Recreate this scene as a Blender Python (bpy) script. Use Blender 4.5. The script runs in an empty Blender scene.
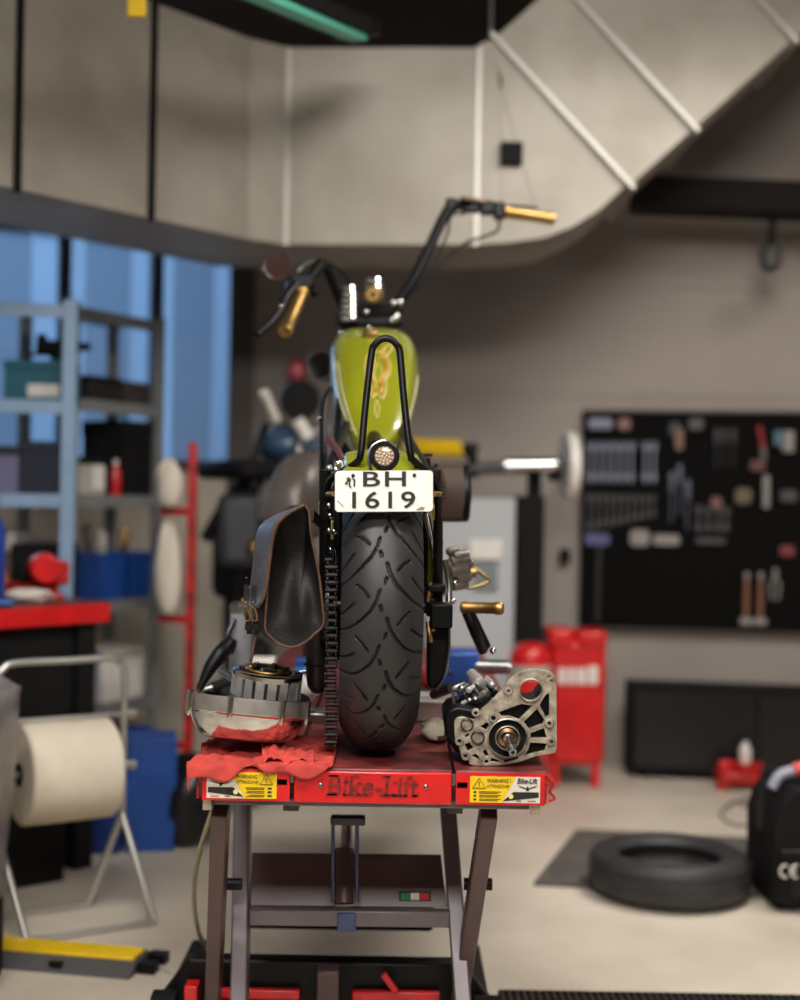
import bpy, bmesh, math, random
from mathutils import Vector as V, Matrix
from mathutils.bvhtree import BVHTree
random.seed(7)
PI = math.pi
sc = bpy.context.scene
C = sc.collection

# ------------------------------------------------------------------ camera, world, lights, exposure
F = 1388.9                      # focal length in pixels (50 mm, 36 mm tall frame, 1000 px)
H = 1.27                        # camera height
ROLL = 0.017
cr, sr = math.cos(ROLL), math.sin(ROLL)
cam = bpy.data.cameras.new('camera')
cam.sensor_fit = 'VERTICAL'; cam.sensor_height = 36; cam.sensor_width = 28.8
cam.lens = 50; cam.clip_start = 0.05
cam.dof.use_dof = True; cam.dof.focus_distance = 2.75; cam.dof.aperture_fstop = 1.4
co = bpy.data.objects.new('camera', cam); C.objects.link(co)
right, up, back = V((cr, 0, sr)), V((-sr, 0, cr)), V((0, -1, 0))
co.matrix_world = Matrix(((right.x, up.x, back.x, 0), (right.y, up.y, back.y, 0), (right.z, up.z, back.z, H), (0, 0, 0, 1)))
sc.camera = co

wd = bpy.data.worlds.new('sky'); sc.world = wd; wd.use_nodes = True
bg = wd.node_tree.nodes['Background']
bg.inputs['Color'].default_value = (0.25, 0.43, 0.70, 1); bg.inputs['Strength'].default_value = 1.0

def area(name, loc, target, sx, sy, power, col, spread=180):
    l = bpy.data.lights.new(name, 'AREA'); l.shape = 'RECTANGLE'; l.size = sx; l.size_y = sy
    l.energy = power; l.color = col; l.spread = math.radians(spread)
    o = bpy.data.objects.new(name, l); C.objects.link(o); o.location = loc
    o.rotation_euler = (V(target) - V(loc)).to_track_quat('-Z', 'Y').to_euler()
    return o
WARM = (1.0, 0.94, 0.87)
area('ceiling_or_fill_lamp', (-0.7, 1.5, 3.3), (-0.5, 2.4, 0), 1.6, 0.35, 50, WARM, 118)
area('ceiling_or_fill_lamp', (1.5, 3.9, 3.3), (1.2, 4.4, 0), 1.6, 0.35, 58, WARM, 145)
area('ceiling_or_fill_lamp', (0.7, 2.4, 3.3), (0.9, 4.9, 2.3), 1.4, 0.35, 17, WARM, 115)
area('ceiling_or_fill_lamp', (0.3, -0.9, 3.3), (0.2, 3.2, 0.6), 1.8, 0.5, 130, WARM, 175)  # unseen lamp added behind the camera as fill for wall and metal
area('window_daylight', (-3.2, 7.9, 2.9), (-0.9, 4.6, 1.3), 3.4, 2.0, 330, (0.45, 0.68, 1.0), 175)
vs = sc.view_settings
sc.display_settings.display_device = 'sRGB'
vs.view_transform = 'Standard'; vs.look = 'None'; vs.gamma = 1; vs.use_curve_mapping = False
vs.exposure = -0.08

# ------------------------------------------------------------------ helpers
def P(x, y, d):                 # the point seen at photo pixel (x, y) at distance d
    u = (x - 400) * cr + (y - 500) * sr
    v = -(x - 400) * sr + (y - 500) * cr
    return V((u * d / F, d, H - v * d / F))
def G(x, y, z=0.0):             # the point seen at pixel (x, y) on the level plane z
    v = -(x - 400) * sr + (y - 500) * cr
    return P(x, y, (H - z) * F / v)
def S(c):
    return tuple((k / 255 / 12.92 if k / 255 <= 0.04045 else ((k / 255 + 0.055) / 1.055) ** 2.4) for k in c) + (1,)

MATS = {}
def mat(name, col, rough=0.5, metal=0.0, var=0.0, vscale=8.0, bump=0.0, bscale=60.0, coat=0.0, trans=0.0, emit=0.0, col2=None, spec=None):
    if name in MATS: return MATS[name]
    m = bpy.data.materials.new(name); m.use_nodes = True; MATS[name] = m
    nt = m.node_tree; b = nt.nodes['Principled BSDF']
    b.inputs['Base Color'].default_value = S(col)
    b.inputs['Roughness'].default_value = rough; b.inputs['Metallic'].default_value = metal
    b.inputs['Coat Weight'].default_value = coat; b.inputs['Coat Roughness'].default_value = 0.08
    b.inputs['Transmission Weight'].default_value = trans
    if spec is not None: b.inputs['Specular IOR Level'].default_value = spec
    if emit:
        b.inputs['Emission Color'].default_value = S(col); b.inputs['Emission Strength'].default_value = emit
    if var or bump:
        tc = nt.nodes.new('ShaderNodeTexCoord')
    if var:
        n = nt.nodes.new('ShaderNodeTexNoise'); n.inputs['Scale'].default_value = vscale; n.inputs['Detail'].default_value = 5
        nt.links.new(tc.outputs['Object'], n.inputs['Vector'])
        r = nt.nodes.new('ShaderNodeValToRGB')
        r.color_ramp.elements[0].position = 0.3; r.color_ramp.elements[1].position = 0.7
        c1 = col2 or tuple(k * (1 - var) for k in col); c2 = tuple(min(255, k * (1 + var * 0.4)) for k in col)
        r.color_ramp.elements[0].color = S(c1); r.color_ramp.elements[1].color = S(c2)
        nt.links.new(n.outputs['Fac'], r.inputs['Fac']); nt.links.new(r.outputs['Color'], b.inputs['Base Color'])
    if bump:
        n2 = nt.nodes.new('ShaderNodeTexNoise'); n2.inputs['Scale'].default_value = bscale; n2.inputs['Detail'].default_value = 4
        nt.links.new(tc.outputs['Object'], n2.inputs['Vector'])
        bp = nt.nodes.new('ShaderNodeBump'); bp.inputs['Strength'].default_value = bump; bp.inputs['Distance'].default_value = 0.01
        nt.links.new(n2.outputs['Fac'], bp.inputs['Height']); nt.links.new(bp.outputs['Normal'], b.inputs['Normal'])
    return m

def spline(pts, n=6, closed=False):
    pts = [V(p) for p in pts]; out = []; N = len(pts)
    for i in range(N if closed else N - 1):
        if closed: a, b, c, d = pts[i - 1], pts[i], pts[(i + 1) % N], pts[(i + 2) % N]
        else: a, b, c, d = pts[max(i - 1, 0)], pts[i], pts[i + 1], pts[min(i + 2, N - 1)]
        for k in range(n):
            t = k / n
            out.append(0.5 * ((2 * b) + (c - a) * t + (2 * a - 5 * b + 4 * c - d) * t * t + (3 * b - a - 3 * c + d) * t ** 3))
    if not closed: out.append(pts[-1])
    return out
def frame(axis, ref=None):
    a = V(axis).normalized(); r = V(ref) if ref else (V((0, 0, 1)) if abs(a.z) < 0.9 else V((1, 0, 0)))
    u = (r - a * r.dot(a)).normalized(); return a, u, a.cross(u)

class MB:
    def __init__(s): s.v = []; s.f = []; s.mi = []
    def add(s, vs, fs, mi=0):
        o = len(s.v); s.v += [V(p) for p in vs]; s.f += [tuple(i + o for i in q) for q in fs]; s.mi += [mi] * len(fs); return s
    def obox(s, o, ux, uy, uz, mi=0):
        o, ux, uy, uz = V(o), V(ux), V(uy), V(uz)
        return s.add([o, o + ux, o + ux + uy, o + uy, o + uz, o + ux + uz, o + ux + uy + uz, o + uy + uz],
                     [(0, 3, 2, 1), (4, 5, 6, 7), (0, 1, 5, 4), (1, 2, 6, 5), (2, 3, 7, 6), (3, 0, 4, 7)], mi)
    def box(s, c, sz, rz=0, R=None, mi=0):
        M = R if R else Matrix.Rotation(rz, 3, 'Z'); sz = V(sz)
        ux, uy, uz = M @ V((sz.x, 0, 0)), M @ V((0, sz.y, 0)), M @ V((0, 0, sz.z))
        return s.obox(V(c) - (ux + uy + uz) / 2, ux, uy, uz, mi)
    def bar(s, a, b, w, t, ref=None):        # rectangular bar from a to b
        a, b = V(a), V(b); ax, u, k = frame(b - a, ref)
        return s.obox(a - u * w / 2 - k * t / 2, b - a, u * w, k * t)
    def loft(s, rings, caps=True, closed=True, mi=0):
        n = len(rings[0]); vs = [p for r in rings for p in r]; fs = []
        for i in range(len(rings) - 1):
            for j in range(n if closed else n - 1):
                fs.append((i * n + j, i * n + (j + 1) % n, (i + 1) * n + (j + 1) % n, (i + 1) * n + j))
        if caps: fs += [tuple(range(n - 1, -1, -1)), tuple((len(rings) - 1) * n + j for j in range(n))]
        return s.add(vs, fs, mi)
    def lathe(s, prof, o, axis, n=24, ref=None, caps=True, mi=0):
        a, u, w = frame(axis, ref); o = V(o)
        return s.loft([[o + a * h + (u * math.cos(2 * PI * j / n) + w * math.sin(2 * PI * j / n)) * r for j in range(n)] for r, h in prof], caps, mi=mi)
    def cyl(s, a, b, r, r1=None, n=16, mi=0):
        a, b = V(a), V(b); L = (b - a).length
        return s.lathe([(r, 0), (r if r1 is None else r1, L)], a, b - a, n, mi=mi)
    def tube(s, pts, r, n=10, closed=False, caps=True):
        pts = [V(p) for p in pts]; N = len(pts); rings = []
        u = None
        for i in range(N):
            if closed: t = pts[(i + 1) % N] - pts[i - 1]
            else: t = pts[min(i + 1, N - 1)] - pts[max(i - 1, 0)]
            t = t.normalized()
            if u is None: _, u, _ = frame(t)
            u = (u - t * u.dot(t)).normalized(); w = t.cross(u)
            rr = r[i] if isinstance(r, (list, tuple)) else r
            rings.append([pts[i] + (u * math.cos(2 * PI * j / n) + w * math.sin(2 * PI * j / n)) * rr for j in range(n)])
        if closed: rings.append(rings[0]); return s.loft(rings, False)
        return s.loft(rings, caps)
    def torus(s, c, axis, R, r, n=32, m=10):
        a, u, w = frame(axis)
        return s.tube([V(c) + (u * math.cos(2 * PI * i / n) + w * math.sin(2 * PI * i / n)) * R for i in range(n)], r, m, True)
    def sphere(s, c, r, n=14, sc3=(1, 1, 1)):
        rings = []
        for i in range(n // 2 + 1):
            ph = -PI / 2 + PI * i / (n // 2); q = max(math.cos(ph), 1e-3)
            rings.append([V(c) + V((r * q * math.cos(2 * PI * j / n) * sc3[0], r * q * math.sin(2 * PI * j / n) * sc3[1], r * math.sin(ph) * sc3[2])) for j in range(n)])
        return s.loft(rings, True)
    def prism(s, pts, dv, mi=0):             # closed outline of 3-D points swept along dv
        dv = V(dv); return s.loft([[V(p) for p in pts], [V(p) + dv for p in pts]], True, mi=mi)
    def grid(s, fn, nu, nv, mi=0):
        vs = [fn(i / nu, j / nv) for j in range(nv + 1) for i in range(nu + 1)]
        return s.add(vs, [(j * (nu + 1) + i, j * (nu + 1) + i + 1, (j + 1) * (nu + 1) + i + 1, (j + 1) * (nu + 1) + i) for j in range(nv) for i in range(nu)], mi)

BASE = {}
def link(o): C.objects.link(o); return o
def tag(o, label, cat, group=None, kind=None):
    if label: o['label'] = label
    if cat: o['category'] = cat
    if group: o['group'] = group
    if kind: o['kind'] = kind
    return o
def thing(name, label, cat, base, group=None):
    o = link(bpy.data.objects.new(name, None)); o.empty_display_size = 0.05
    o.location = base; BASE[o] = V(base); return tag(o, label, cat, group)
def build(mb, name, m, parent=None, bev=0, sub=0, sharp=38, solid=0, label=None, norm=True, base=None, seg=2):
    if parent is not None: b = BASE[parent]
    elif base is not None: b = V(base)
    else:
        xs = [p.x for p in mb.v]; ys = [p.y for p in mb.v]; zs = [p.z for p in mb.v]
        b = V(((min(xs) + max(xs)) / 2, (min(ys) + max(ys)) / 2, min(zs)))
    me = bpy.data.meshes.new(name); me.from_pydata([p - b for p in mb.v], [], mb.f)
    ms = m if isinstance(m, (list, tuple)) else [m]
    for k in ms: me.materials.append(k)
    if any(mb.mi):
        for p, i in zip(me.polygons, mb.mi): p.material_index = i
    if norm:
        bm = bmesh.new(); bm.from_mesh(me); bmesh.ops.recalc_face_normals(bm, faces=bm.faces); bm.to_mesh(me); bm.free()
    me.polygons.foreach_set('use_smooth', [True] * len(me.polygons))
    me.set_sharp_from_angle(angle=math.radians(sharp))
    o = link(bpy.data.objects.new(name, me)); BASE[o] = b
    if parent is not None: o.parent = parent
    else: o.location = b
    if solid:
        q = o.modifiers.new('solid', 'SOLIDIFY'); q.thickness = solid; q.offset = 0
    if bev:
        q = o.modifiers.new('bevel', 'BEVEL'); q.width = bev; q.segments = seg; q.limit_method = 'ANGLE'; q.angle_limit = math.radians(40)
    if sub:
        q = o.modifiers.new('sub', 'SUBSURF'); q.levels = sub; q.render_levels = sub
    if label: o['label'] = label
    return o
def one(mb, name, m, label, cat, group=None, **k):
    return tag(build(mb, name, m, **k), label, cat, group)
def struct(mb, name, m, **k):
    o = build(mb, name, m, **k); o['kind'] = 'structure'; return o
def copy_tree(o, loc, rot=None, parent=None):
    c = link(o.copy()); c.parent = parent
    if parent is None:
        c.location = loc
        if rot is not None: c.rotation_euler = rot
    for ch in o.children: copy_tree(ch, None, None, c)
    return c

def curve_geo(cu):
    o = link(bpy.data.objects.new('tmp', cu)); dg = bpy.context.evaluated_depsgraph_get(); dg.update()
    me = bpy.data.meshes.new_from_object(o.evaluated_get(dg))
    vs = [v.co.copy() for v in me.vertices]; fs = [tuple(p.vertices) for p in me.polygons]
    bpy.data.objects.remove(o); bpy.data.curves.remove(cu); bpy.data.meshes.remove(me)
    return vs, fs
def text_geo(body, bold=0.0, ext=0.02, shear=0.0, space=1.0):
    cu = bpy.data.curves.new('tmp', 'FONT'); cu.body = body; cu.size = 1; cu.extrude = ext; cu.offset = bold; cu.shear = shear
    cu.resolution_u = 4; cu.space_character = space
    vs, fs = curve_geo(cu)
    x0 = min(p.x for p in vs); x1 = max(p.x for p in vs); y0 = min(p.y for p in vs); y1 = max(p.y for p in vs)
    return [V(((p.x - x0) / (x1 - x0), (p.y - y0) / (y1 - y0), p.z / max(ext, 1e-6))) for p in vs], fs
def put_text(mb, body, o, ux, uy, thick, **k):      # fills the rectangle o, ux, uy
    vs, fs = text_geo(body, **k); n = V(ux).cross(V(uy)).normalized()
    mb.add([V(o) + V(ux) * p.x + V(uy) * p.y + n * (p.z * thick / 2) for p in vs], fs); return mb
def shape_geo(outer, holes, ext, bevel=0.0):
    cu = bpy.data.curves.new('tmp', 'CURVE'); cu.dimensions = '2D'; cu.fill_mode = 'BOTH'; cu.extrude = ext; cu.bevel_depth = bevel; cu.bevel_resolution = 1
    for ring in [outer] + holes:
        sp = cu.splines.new('POLY'); sp.points.add(len(ring) - 1); sp.use_cyclic_u = True
        for q, p in zip(sp.points, ring): q.co = (p[0], p[1], 0, 1)
    return curve_geo(cu)
def circ(x, y, r, n=28): return [(x + r * math.cos(2 * PI * i / n), y + r * math.sin(2 * PI * i / n)) for i in range(n)]
def noise(x, y, s=0): return math.sin(x * 1.7 + s) * math.cos(y * 2.3 + s * 1.3) + 0.5 * math.sin(x * 4.1 - y * 3.2 + s * 2.1) + 0.25 * math.sin(x * 9.3 + y * 8.1 + s)

# ------------------------------------------------------------------ materials
m_floor = mat('concrete', (206, 197, 182), 0.5, var=0.14, vscale=1.6, bump=0.08, bscale=14, col2=(176, 165, 150))
m_wall = mat('grey_wall_paint', (156, 147, 140), 0.75, var=0.08, vscale=1.2)
m_cream = mat('cream_wall_paint', (205, 196, 180), 0.7, var=0.08, vscale=2)
m_ceil = mat('dark_ceiling', (46, 36, 32), 0.9, var=0.2)
m_brown = mat('brown_frame_paint', (70, 60, 54), 0.5)
m_duct = mat('galvanised_sheet', (156, 151, 142), 0.5, 0.15, var=0.12, vscale=2.2, bump=0.05, bscale=3, col2=(132, 125, 113))
m_ductseam = mat('duct_flange_steel', (176, 173, 166), 0.4, 0.3)
m_black = mat('black_paint', (11, 11, 12), 0.4, spec=.2)
m_blackmat = mat('matt_black', (17, 17, 18), 0.75, var=0.2, spec=.2)
m_rubber = mat('tyre_rubber', (38, 38, 40), 0.55, var=0.12, vscale=30, bump=0.03, bscale=300)
m_chrome = mat('chrome', (220, 220, 220), 0.12, 1.0)
m_steel = mat('steel', (150, 150, 150), 0.32, 1.0, var=0.1, vscale=20)
m_darksteel = mat('dark_steel', (70, 70, 72), 0.35, 1.0, var=0.2, vscale=30)
m_brass = mat('brass', (172, 138, 84), 0.42, 1.0, var=0.1, vscale=40)
m_green = mat('lime_green_enamel', (122, 127, 22), 0.25, coat=0.5, var=0.06, vscale=6)
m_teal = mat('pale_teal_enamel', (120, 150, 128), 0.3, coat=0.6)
m_tan = mat('tan_pinstripe', (205, 180, 110), 0.4)
m_orange = mat('orange_flame_paint', (178, 120, 40), 0.4)
m_white = mat('white_paint', (225, 222, 216), 0.45, var=0.05, vscale=30)
m_plate = mat('number_plate_white', (232, 230, 224), 0.4, var=0.06, vscale=60)
m_leather = mat('dark_leather', (19, 18, 19), 0.55, spec=.22, var=0.25, vscale=14, bump=0.12, bscale=160)
m_edge = mat('raw_leather_edge', (82, 54, 36), 0.7, var=0.3, vscale=60)
m_red = mat('red_enamel', (205, 24, 26), 0.34, coat=0.25, var=0.1, vscale=14)
m_reddull = mat('worn_red_enamel', (182, 30, 28), 0.42, var=0.35, vscale=26, col2=(96, 22, 20))
m_redtop = mat('worn_red_deck', (118, 44, 42), 0.45, var=0.45, vscale=18, col2=(66, 34, 34))
m_rag = mat('red_shop_rag', (184, 62, 54), 0.9, var=0.15, vscale=20, bump=0.1, bscale=300)
m_liftarm = mat('mauve_grey_paint', (104, 96, 100), 0.35, 0.2, var=0.1, vscale=8)
m_liftdark = mat('maroon_brown_paint', (84, 62, 62), 0.4, var=0.15, vscale=8)
m_yellow = mat('safety_yellow', (236, 196, 20), 0.45, var=0.08)
m_blue = mat('blue_plastic', (24, 72, 150), 0.45, var=0.1)
m_rackblue = mat('blue_grey_rack_paint', (128, 158, 190), 0.5, var=0.06)
m_rackgrey = mat('grey_rack_paint', (120, 122, 122), 0.55, var=0.1)
m_tealcase = mat('teal_plastic', (28, 92, 110), 0.5)
m_alu = mat('polished_aluminium', (205, 203, 198), 0.12, 1.0)
m_castalu = mat('cast_aluminium', (180, 172, 156), 0.5, 0.7, var=0.3, vscale=60, bump=0.15, bscale=250)
m_paper = mat('paper_roll', (216, 206, 188), 0.85, var=0.04)
m_card = mat('grey_card', (178, 172, 164), 0.8, var=0.1)
m_navy = mat('navy_plastic', (28, 36, 54), 0.5)
def view_strip_mat(name, k):
    m = bpy.data.materials.new(name); m.use_nodes = True
    n = m.node_tree; n.nodes.remove(n.nodes['Principled BSDF']); t = n.nodes.new('ShaderNodeBsdfTranslucent'); t.inputs[0].default_value = (k, k * 1.07, k * 1.14, 1)
    d = n.nodes.new('ShaderNodeBsdfDiffuse'); d.inputs[0].default_value = (.4, .43, .47, 1); x = n.nodes.new('ShaderNodeMixShader'); x.inputs[0].default_value = .25
    n.links.new(t.outputs[0], x.inputs[1]); n.links.new(d.outputs[0], x.inputs[2]); n.links.new(x.outputs[0], n.nodes['Material Output'].inputs[0])
    return m
m_ext = [view_strip_mat('translucent_view_strip', .44), view_strip_mat('dim_translucent_view_strip', .33), view_strip_mat('pale_translucent_view_strip', .52)]  # added window strips; translucency sets how bright the view looks

# ------------------------------------------------------------------ the room
def wall_d(X): return 6.9 - 0.14 * X           # the back wall comes a little nearer on the right
WDIR = V((1, -0.14, 0)).normalized(); WN = V((-0.14, -1, 0)).normalized()
def W(x, y, off=0.0):                          # pixel -> point on the back wall (off = distance in front)
    u = (x - 400) * cr + (y - 500) * sr
    d = (6.9 - off) / (1 + 0.14 * u / F); return P(x, y, d)
corner = V((-0.81, wall_d(-0.81), 0)); lend = V((-4.3, 5.19, 0)); rend = V((3.6, wall_d(3.6), 0))
ZC = 3.45
struct(MB().obox((-4.4, -2.2, -0.1), (8.2, 0, 0), (0, 9.5, 0), (0, 0, 0.1)), 'floor', m_floor)
struct(MB().obox((-4.4, -2.2, ZC), (8.2, 0, 0), (0, 9.5, 0), (0, 0, 0.1)), 'ceiling', m_ceil)
wb = MB().prism([corner, rend, rend + V((0, 0.25, 0)), corner + V((0, 0.25, 0))], (0, 0, ZC))
wall_back = struct(wb, 'wall_back', m_wall)
for y in (291, 395):                            # shallow horizontal joints of the wall cladding
    a, b = W(430, y), W(800, y); z = a.z
    a = corner + V((0, 0, z)); b = rend + V((0, 0, z))
    build(MB().obox(a + WN * 0.008, b - a, (0, 0.01, 0), (0, 0, 0.022)), 'cladding_rail', m_wall, wall_back)
struct(MB().obox((3.6, -2.2, 0), (0.1, 0, 0), (0, 8.5, 0), (0, 0, ZC)), 'wall_right', m_wall)
struct(MB().obox((-4.4, -2.2, 0), (0.1, 0, 0), (0, 7.45, 0), (0, 0, ZC)), 'wall_far_left', m_cream)
struct(MB().obox((-4.4, -2.3, 0), (8.1, 0, 0), (0, 0.1, 0), (0, 0, ZC)), 'wall_rear', m_cream)
ldir = (lend - corner); LL = ldir.length; ldir.normalize(); lnrm = V((ldir.y, -ldir.x, 0))
if lnrm.y > 0: lnrm = -lnrm
LB = -lnrm * 0.18
ZS, ZT = 1.40, 2.52
wl = MB().obox(corner, ldir * LL, LB, (0, 0, ZS)).obox(corner + V((0, 0, ZT)), ldir * LL, LB, (0, 0, ZC - ZT))
struct(wl, 'wall_left', m_cream)
struct(MB().obox(corner + V((0, 0, ZS)) + lnrm * 0.03, ldir * LL, LB * 0.4, (0, 0, 0.05)), 'trim_1', m_brown, bev=0.004)
struct(MB().obox(corner + V((0, 0, ZT - 0.02)) + lnrm * 0.02, ldir * LL, LB * 0.4, (0, 0, 0.12)), 'trim_2', m_brown, bev=0.004)
m_glass = bpy.data.materials.new('window_glass'); m_glass.use_nodes = True
nt = m_glass.node_tree; nt.nodes.remove(nt.nodes['Principled BSDF'])
tr = nt.nodes.new('ShaderNodeBsdfTransparent'); tr.inputs[0].default_value = (0.9, 0.95, 1, 1)
gl = nt.nodes.new('ShaderNodeBsdfGlossy'); gl.inputs['Roughness'].default_value = 0.05
mx = nt.nodes.new('ShaderNodeMixShader'); mx.inputs[0].default_value = 0.06
nt.links.new(tr.outputs[0], mx.inputs[1]); nt.links.new(gl.outputs[0], mx.inputs[2]); nt.links.new(mx.outputs[0], nt.nodes['Material Output'].inputs[0])
def left_s(x):                                   # distance along the window wall from the corner of image column x
    u = (x - 400) * cr - 120 * sr; k = u / F     # X = k*d ; corner + ldir*s
    return (corner.x - k * corner.y) / (k * ldir.y - ldir.x)
edges = [left_s(244), left_s(162), left_s(70), left_s(70) + 0.62, left_s(70) + 1.25, left_s(70) + 1.9]
for n in range(len(edges) - 1):
    a, b = edges[n] + 0.03, edges[n + 1] + 0.03
    fr = MB()
    for e in (a, b):
        fr.obox(corner + ldir * (e - 0.025) + V((0, 0, ZS)) + lnrm * 0.02, ldir * 0.05, LB * 0.4, (0, 0, ZT - ZS))
    fo = struct(fr, 'window_%d' % (n + 1), m_brown, base=corner + ldir * (a + b) / 2 + V((0, 0, ZS)))
    build(MB().obox(corner + ldir * a + V((0, 0, ZS)) - lnrm * 0.06, ldir * (b - a), -lnrm * 0.006, (0, 0, ZT - ZS)), 'pane', m_glass, fo)
    for bi, (q, wq) in enumerate(((0.0, 0.2), (0.22, 0.5), (0.86, 0.14))):   # added translucent strips imitating the dimmer outdoors, bright sky left in the gaps
        build(MB().obox(corner + ldir * (a + (b - a) * q) + V((0, 0, ZS)) - lnrm * 0.12, ldir * (b - a) * wq, -lnrm * 0.004, (0, 0, ZT - ZS)), 'dim_view_strip', m_ext[bi], fo)
struct(MB().obox(corner + V((-0.06, -0.06, 0)), (0.12, 0, 0), (0, 0.08, 0), (0, 0, ZC)), 'trim_3', m_brown, bev=0.005)

# ------------------------------------------------------------------ ducts overhead
DD = 5.3
def D(x, y): return P(x, y, DD)
dz = V((0, 0.55, 0))
def duct_prism(pts, dv=dz): return MB().prism(pts, dv)
du = thing('air_duct', 'large galvanised air duct running along the top with an elbow rising to the right', 'air duct', D(475, 245))
c0 = D(286, 245); c1 = D(475, 245); top = 0.755
tz = V((0, 0, top))
lc = P(247, 240, 5.2); lc.z = c0.z
ldu = V((-0.69, -0.84, 0)).normalized()
cz = c0.z
build(MB().prism([c0, c1, c1 + tz, c0 + tz], dz), 'straight_section', m_duct, du, bev=0.004)
build(MB().prism([lc, c0, c0 + dz, lc + V((-0.2, 0.62, 0)), lc + V((-0.42, 0.345, 0))], tz), 'corner_section', m_duct, du, bev=0.004)
pos = 0; bk = V((-0.84, 0.69, 0)) * 0.5
for L in (0.47, 0.55, 0.75, 0.8):
    a = lc + ldu * pos; b = lc + ldu * (pos + L); pos += L
    build(MB().prism([a, b, b + bk, a + bk], tz), 'side_section', m_duct, du, bev=0.004)
    build(MB().obox(b - ldu * 0.012 - bk * 0.025 + V((0, 0, -0.012)), ldu * 0.024, bk * 0.02, tz + V((0, 0, 0.024))), 'seam_strap', m_blackmat, du)
el = [D(475, 245), D(510, 243), D(545, 238), D(575, 226), D(600, 210), D(628, 184), D(494, 40), D(484, 41), D(475, 47)]
build(MB().prism(el, dz), 'elbow', m_duct, du, bev=0.004)
# shallow pressed cross-break on the elbow face
eb = MB()
for p, q in (((494, 58), (545, 232)), ((500, 60), (505, 225))): eb.bar(D(*p) + V((0, -0.001, 0)), D(*q) + V((0, -0.001, 0)), 0.012, 0.008)
build(eb, 'cross_break', m_duct, du)
build(MB().box(D(511, 155) + V((0, -0.02, 0)), (0.085, 0.04, 0.085)), 'damper_box', m_blackmat, du, bev=0.006)
step = V((64.0, 0, 59.0)) / F * DD
lo, hi = D(630, 186), D(494, 38)
for k, (s0, s1) in enumerate(((0.0, 0.97), (1.0, 2.5), (2.53, 4.2))):
    q = [lo + step * s0, lo + step * s1, hi + step * s1, hi + step * s0]
    build(MB().prism(q, dz), 'rising_section', m_duct, du, bev=0.004)
for s0 in (0.0, 0.985, 2.51):
    a, b = lo + step * s0, hi + step * s0
    ex = (a - b).normalized() * 0.02
    build(MB().obox(b - ex + V((0, -0.03, 0)) - step * 0.03, a - b + ex * 2, step * 0.06, (0, 0.6, 0)), 'flange', m_ductseam, du, bev=0.003)
for x in (476, 286):
    build(MB().obox(D(x, 246) + V((-0.008, -0.008, 0)), (0.016, 0, 0), (0, 0.01, 0), tz), 'standing_seam', m_ductseam, du)
build(MB().cyl(D(494, 40) + V((0, 0.2, 0)), V((D(494, 40).x, DD + 0.2, ZC)), 0.008), 'hanger_rod', m_steel, du)
# fittings under the ceiling
fx = thing('ceiling_strip_light', 'turquoise edged strip light fixture under the dark ceiling', 'light fixture', P(310, 18, 4.3))
a, b = P(225, -22, 3.9), P(353, 28, 4.7)
build(MB().bar(a, b, 0.045, 0.16), 'housing', m_blackmat, fx, bev=0.004)
build(MB().bar(a + V((0.05, 0, -0.03)), b + V((0.02, 0, -0.03)), 0.03, 0.06), 'edge_strip', mat('turquoise_paint', (92, 190, 168), 0.4), fx, bev=0.003)
build(MB().bar(b, b + (b - a).normalized() * 0.03, 0.055, 0.17), 'end_cap', m_black, fx)
build(MB().cyl(a.lerp(b, .5), V((a.lerp(b, .5).x, a.lerp(b, .5).y, ZC)), 0.006), 'hanger_rod', m_darksteel, fx)
hk = thing('hoist_tag', 'yellow crane tag hanging at the top edge beside the duct', 'hoist tag', P(137, 15, 4.2))
build(MB().box(P(137, 3, 4.2), (0.055, 0.02, 0.085)), 'tag_plate', m_yellow, hk, bev=0.004)
build(MB().cyl(P(137, -8, 4.2), V((P(137, -8, 4.2).x, 4.2, ZC)), 0.005), 'chain_rod', m_darksteel, hk)
a, b = W(630, 195, 0.45), W(830, 203, 0.45)
one(MB().bar(a, b + (b - a) * 1.2, 0.14, 0.22), 'ceiling_beam', mat('black_steel_beam', (22, 18, 16), 0.8, spec=.2), 'dark steel beam crossing the wall top at the right', 'beam', bev=0.006)
sp = thing('spot_lamp', 'small grey spot lamp hanging below the dark beam', 'lamp', W(770, 272, 0.45))
build(MB().lathe([(0.02, 0), (0.045, 0.02), (0.05, 0.09), (0.03, 0.12), (0.012, 0.13)], W(770, 272, 0.45), (0, 0, 1)), 'lamp_head', mat('grey_lamp', (62, 62, 60), .6), sp)
build(MB().cyl(W(771, 246, 0.45), W(773, 212, 0.45), 0.016), 'stem', m_blackmat, sp)

# ------------------------------------------------------------------ scissor lift
TY, TZ, TB = 2.65, 0.755, 0.692                 # deck front edge, deck height, underside of the front panel
XL, XA, XB, XR = -0.380, -0.197, 0.112, 0.290
TL = 2.25
li = thing('motorcycle_lift', 'red scissor lift table carrying the green motorcycle', 'lift', (-0.045, 3.3, 0))
def deck(x0, x1, name):
    return build(MB().obox((x0, TY + 0.004, TZ - 0.012), (x1 - x0, 0, 0), (0, TL, 0), (0, 0, 0.012)), name, m_redtop, li, bev=0.003)
deck(XL, XA - 0.003, 'side_deck'); deck(XA + 0.003, XB - 0.003, 'centre_deck'); deck(XB + 0.003, XR, 'side_deck')
fp = build(MB().obox((XA + 0.004, TY - 0.004, TB - 0.002), (XB - XA - 0.008, 0, 0), (0, 0.01, 0), (0, 0, TZ - TB - 0.002)), 'front_panel', m_red, li, bev=0.003)
def fx_(x): return (x - 400 + 4.8) * TY / F     # image column on the front edge
def fz_(x, y): return P(x, y, TY).z
lt = MB(); put_text(lt, 'Bike-Lift', (fx_(328), TY - 0.0045, fz_(328, 795)), (fx_(419) - fx_(328), 0, 0), (0, 0, 0.040), 0.003, bold=0.012, shear=0.08, ext=0.02)
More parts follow.
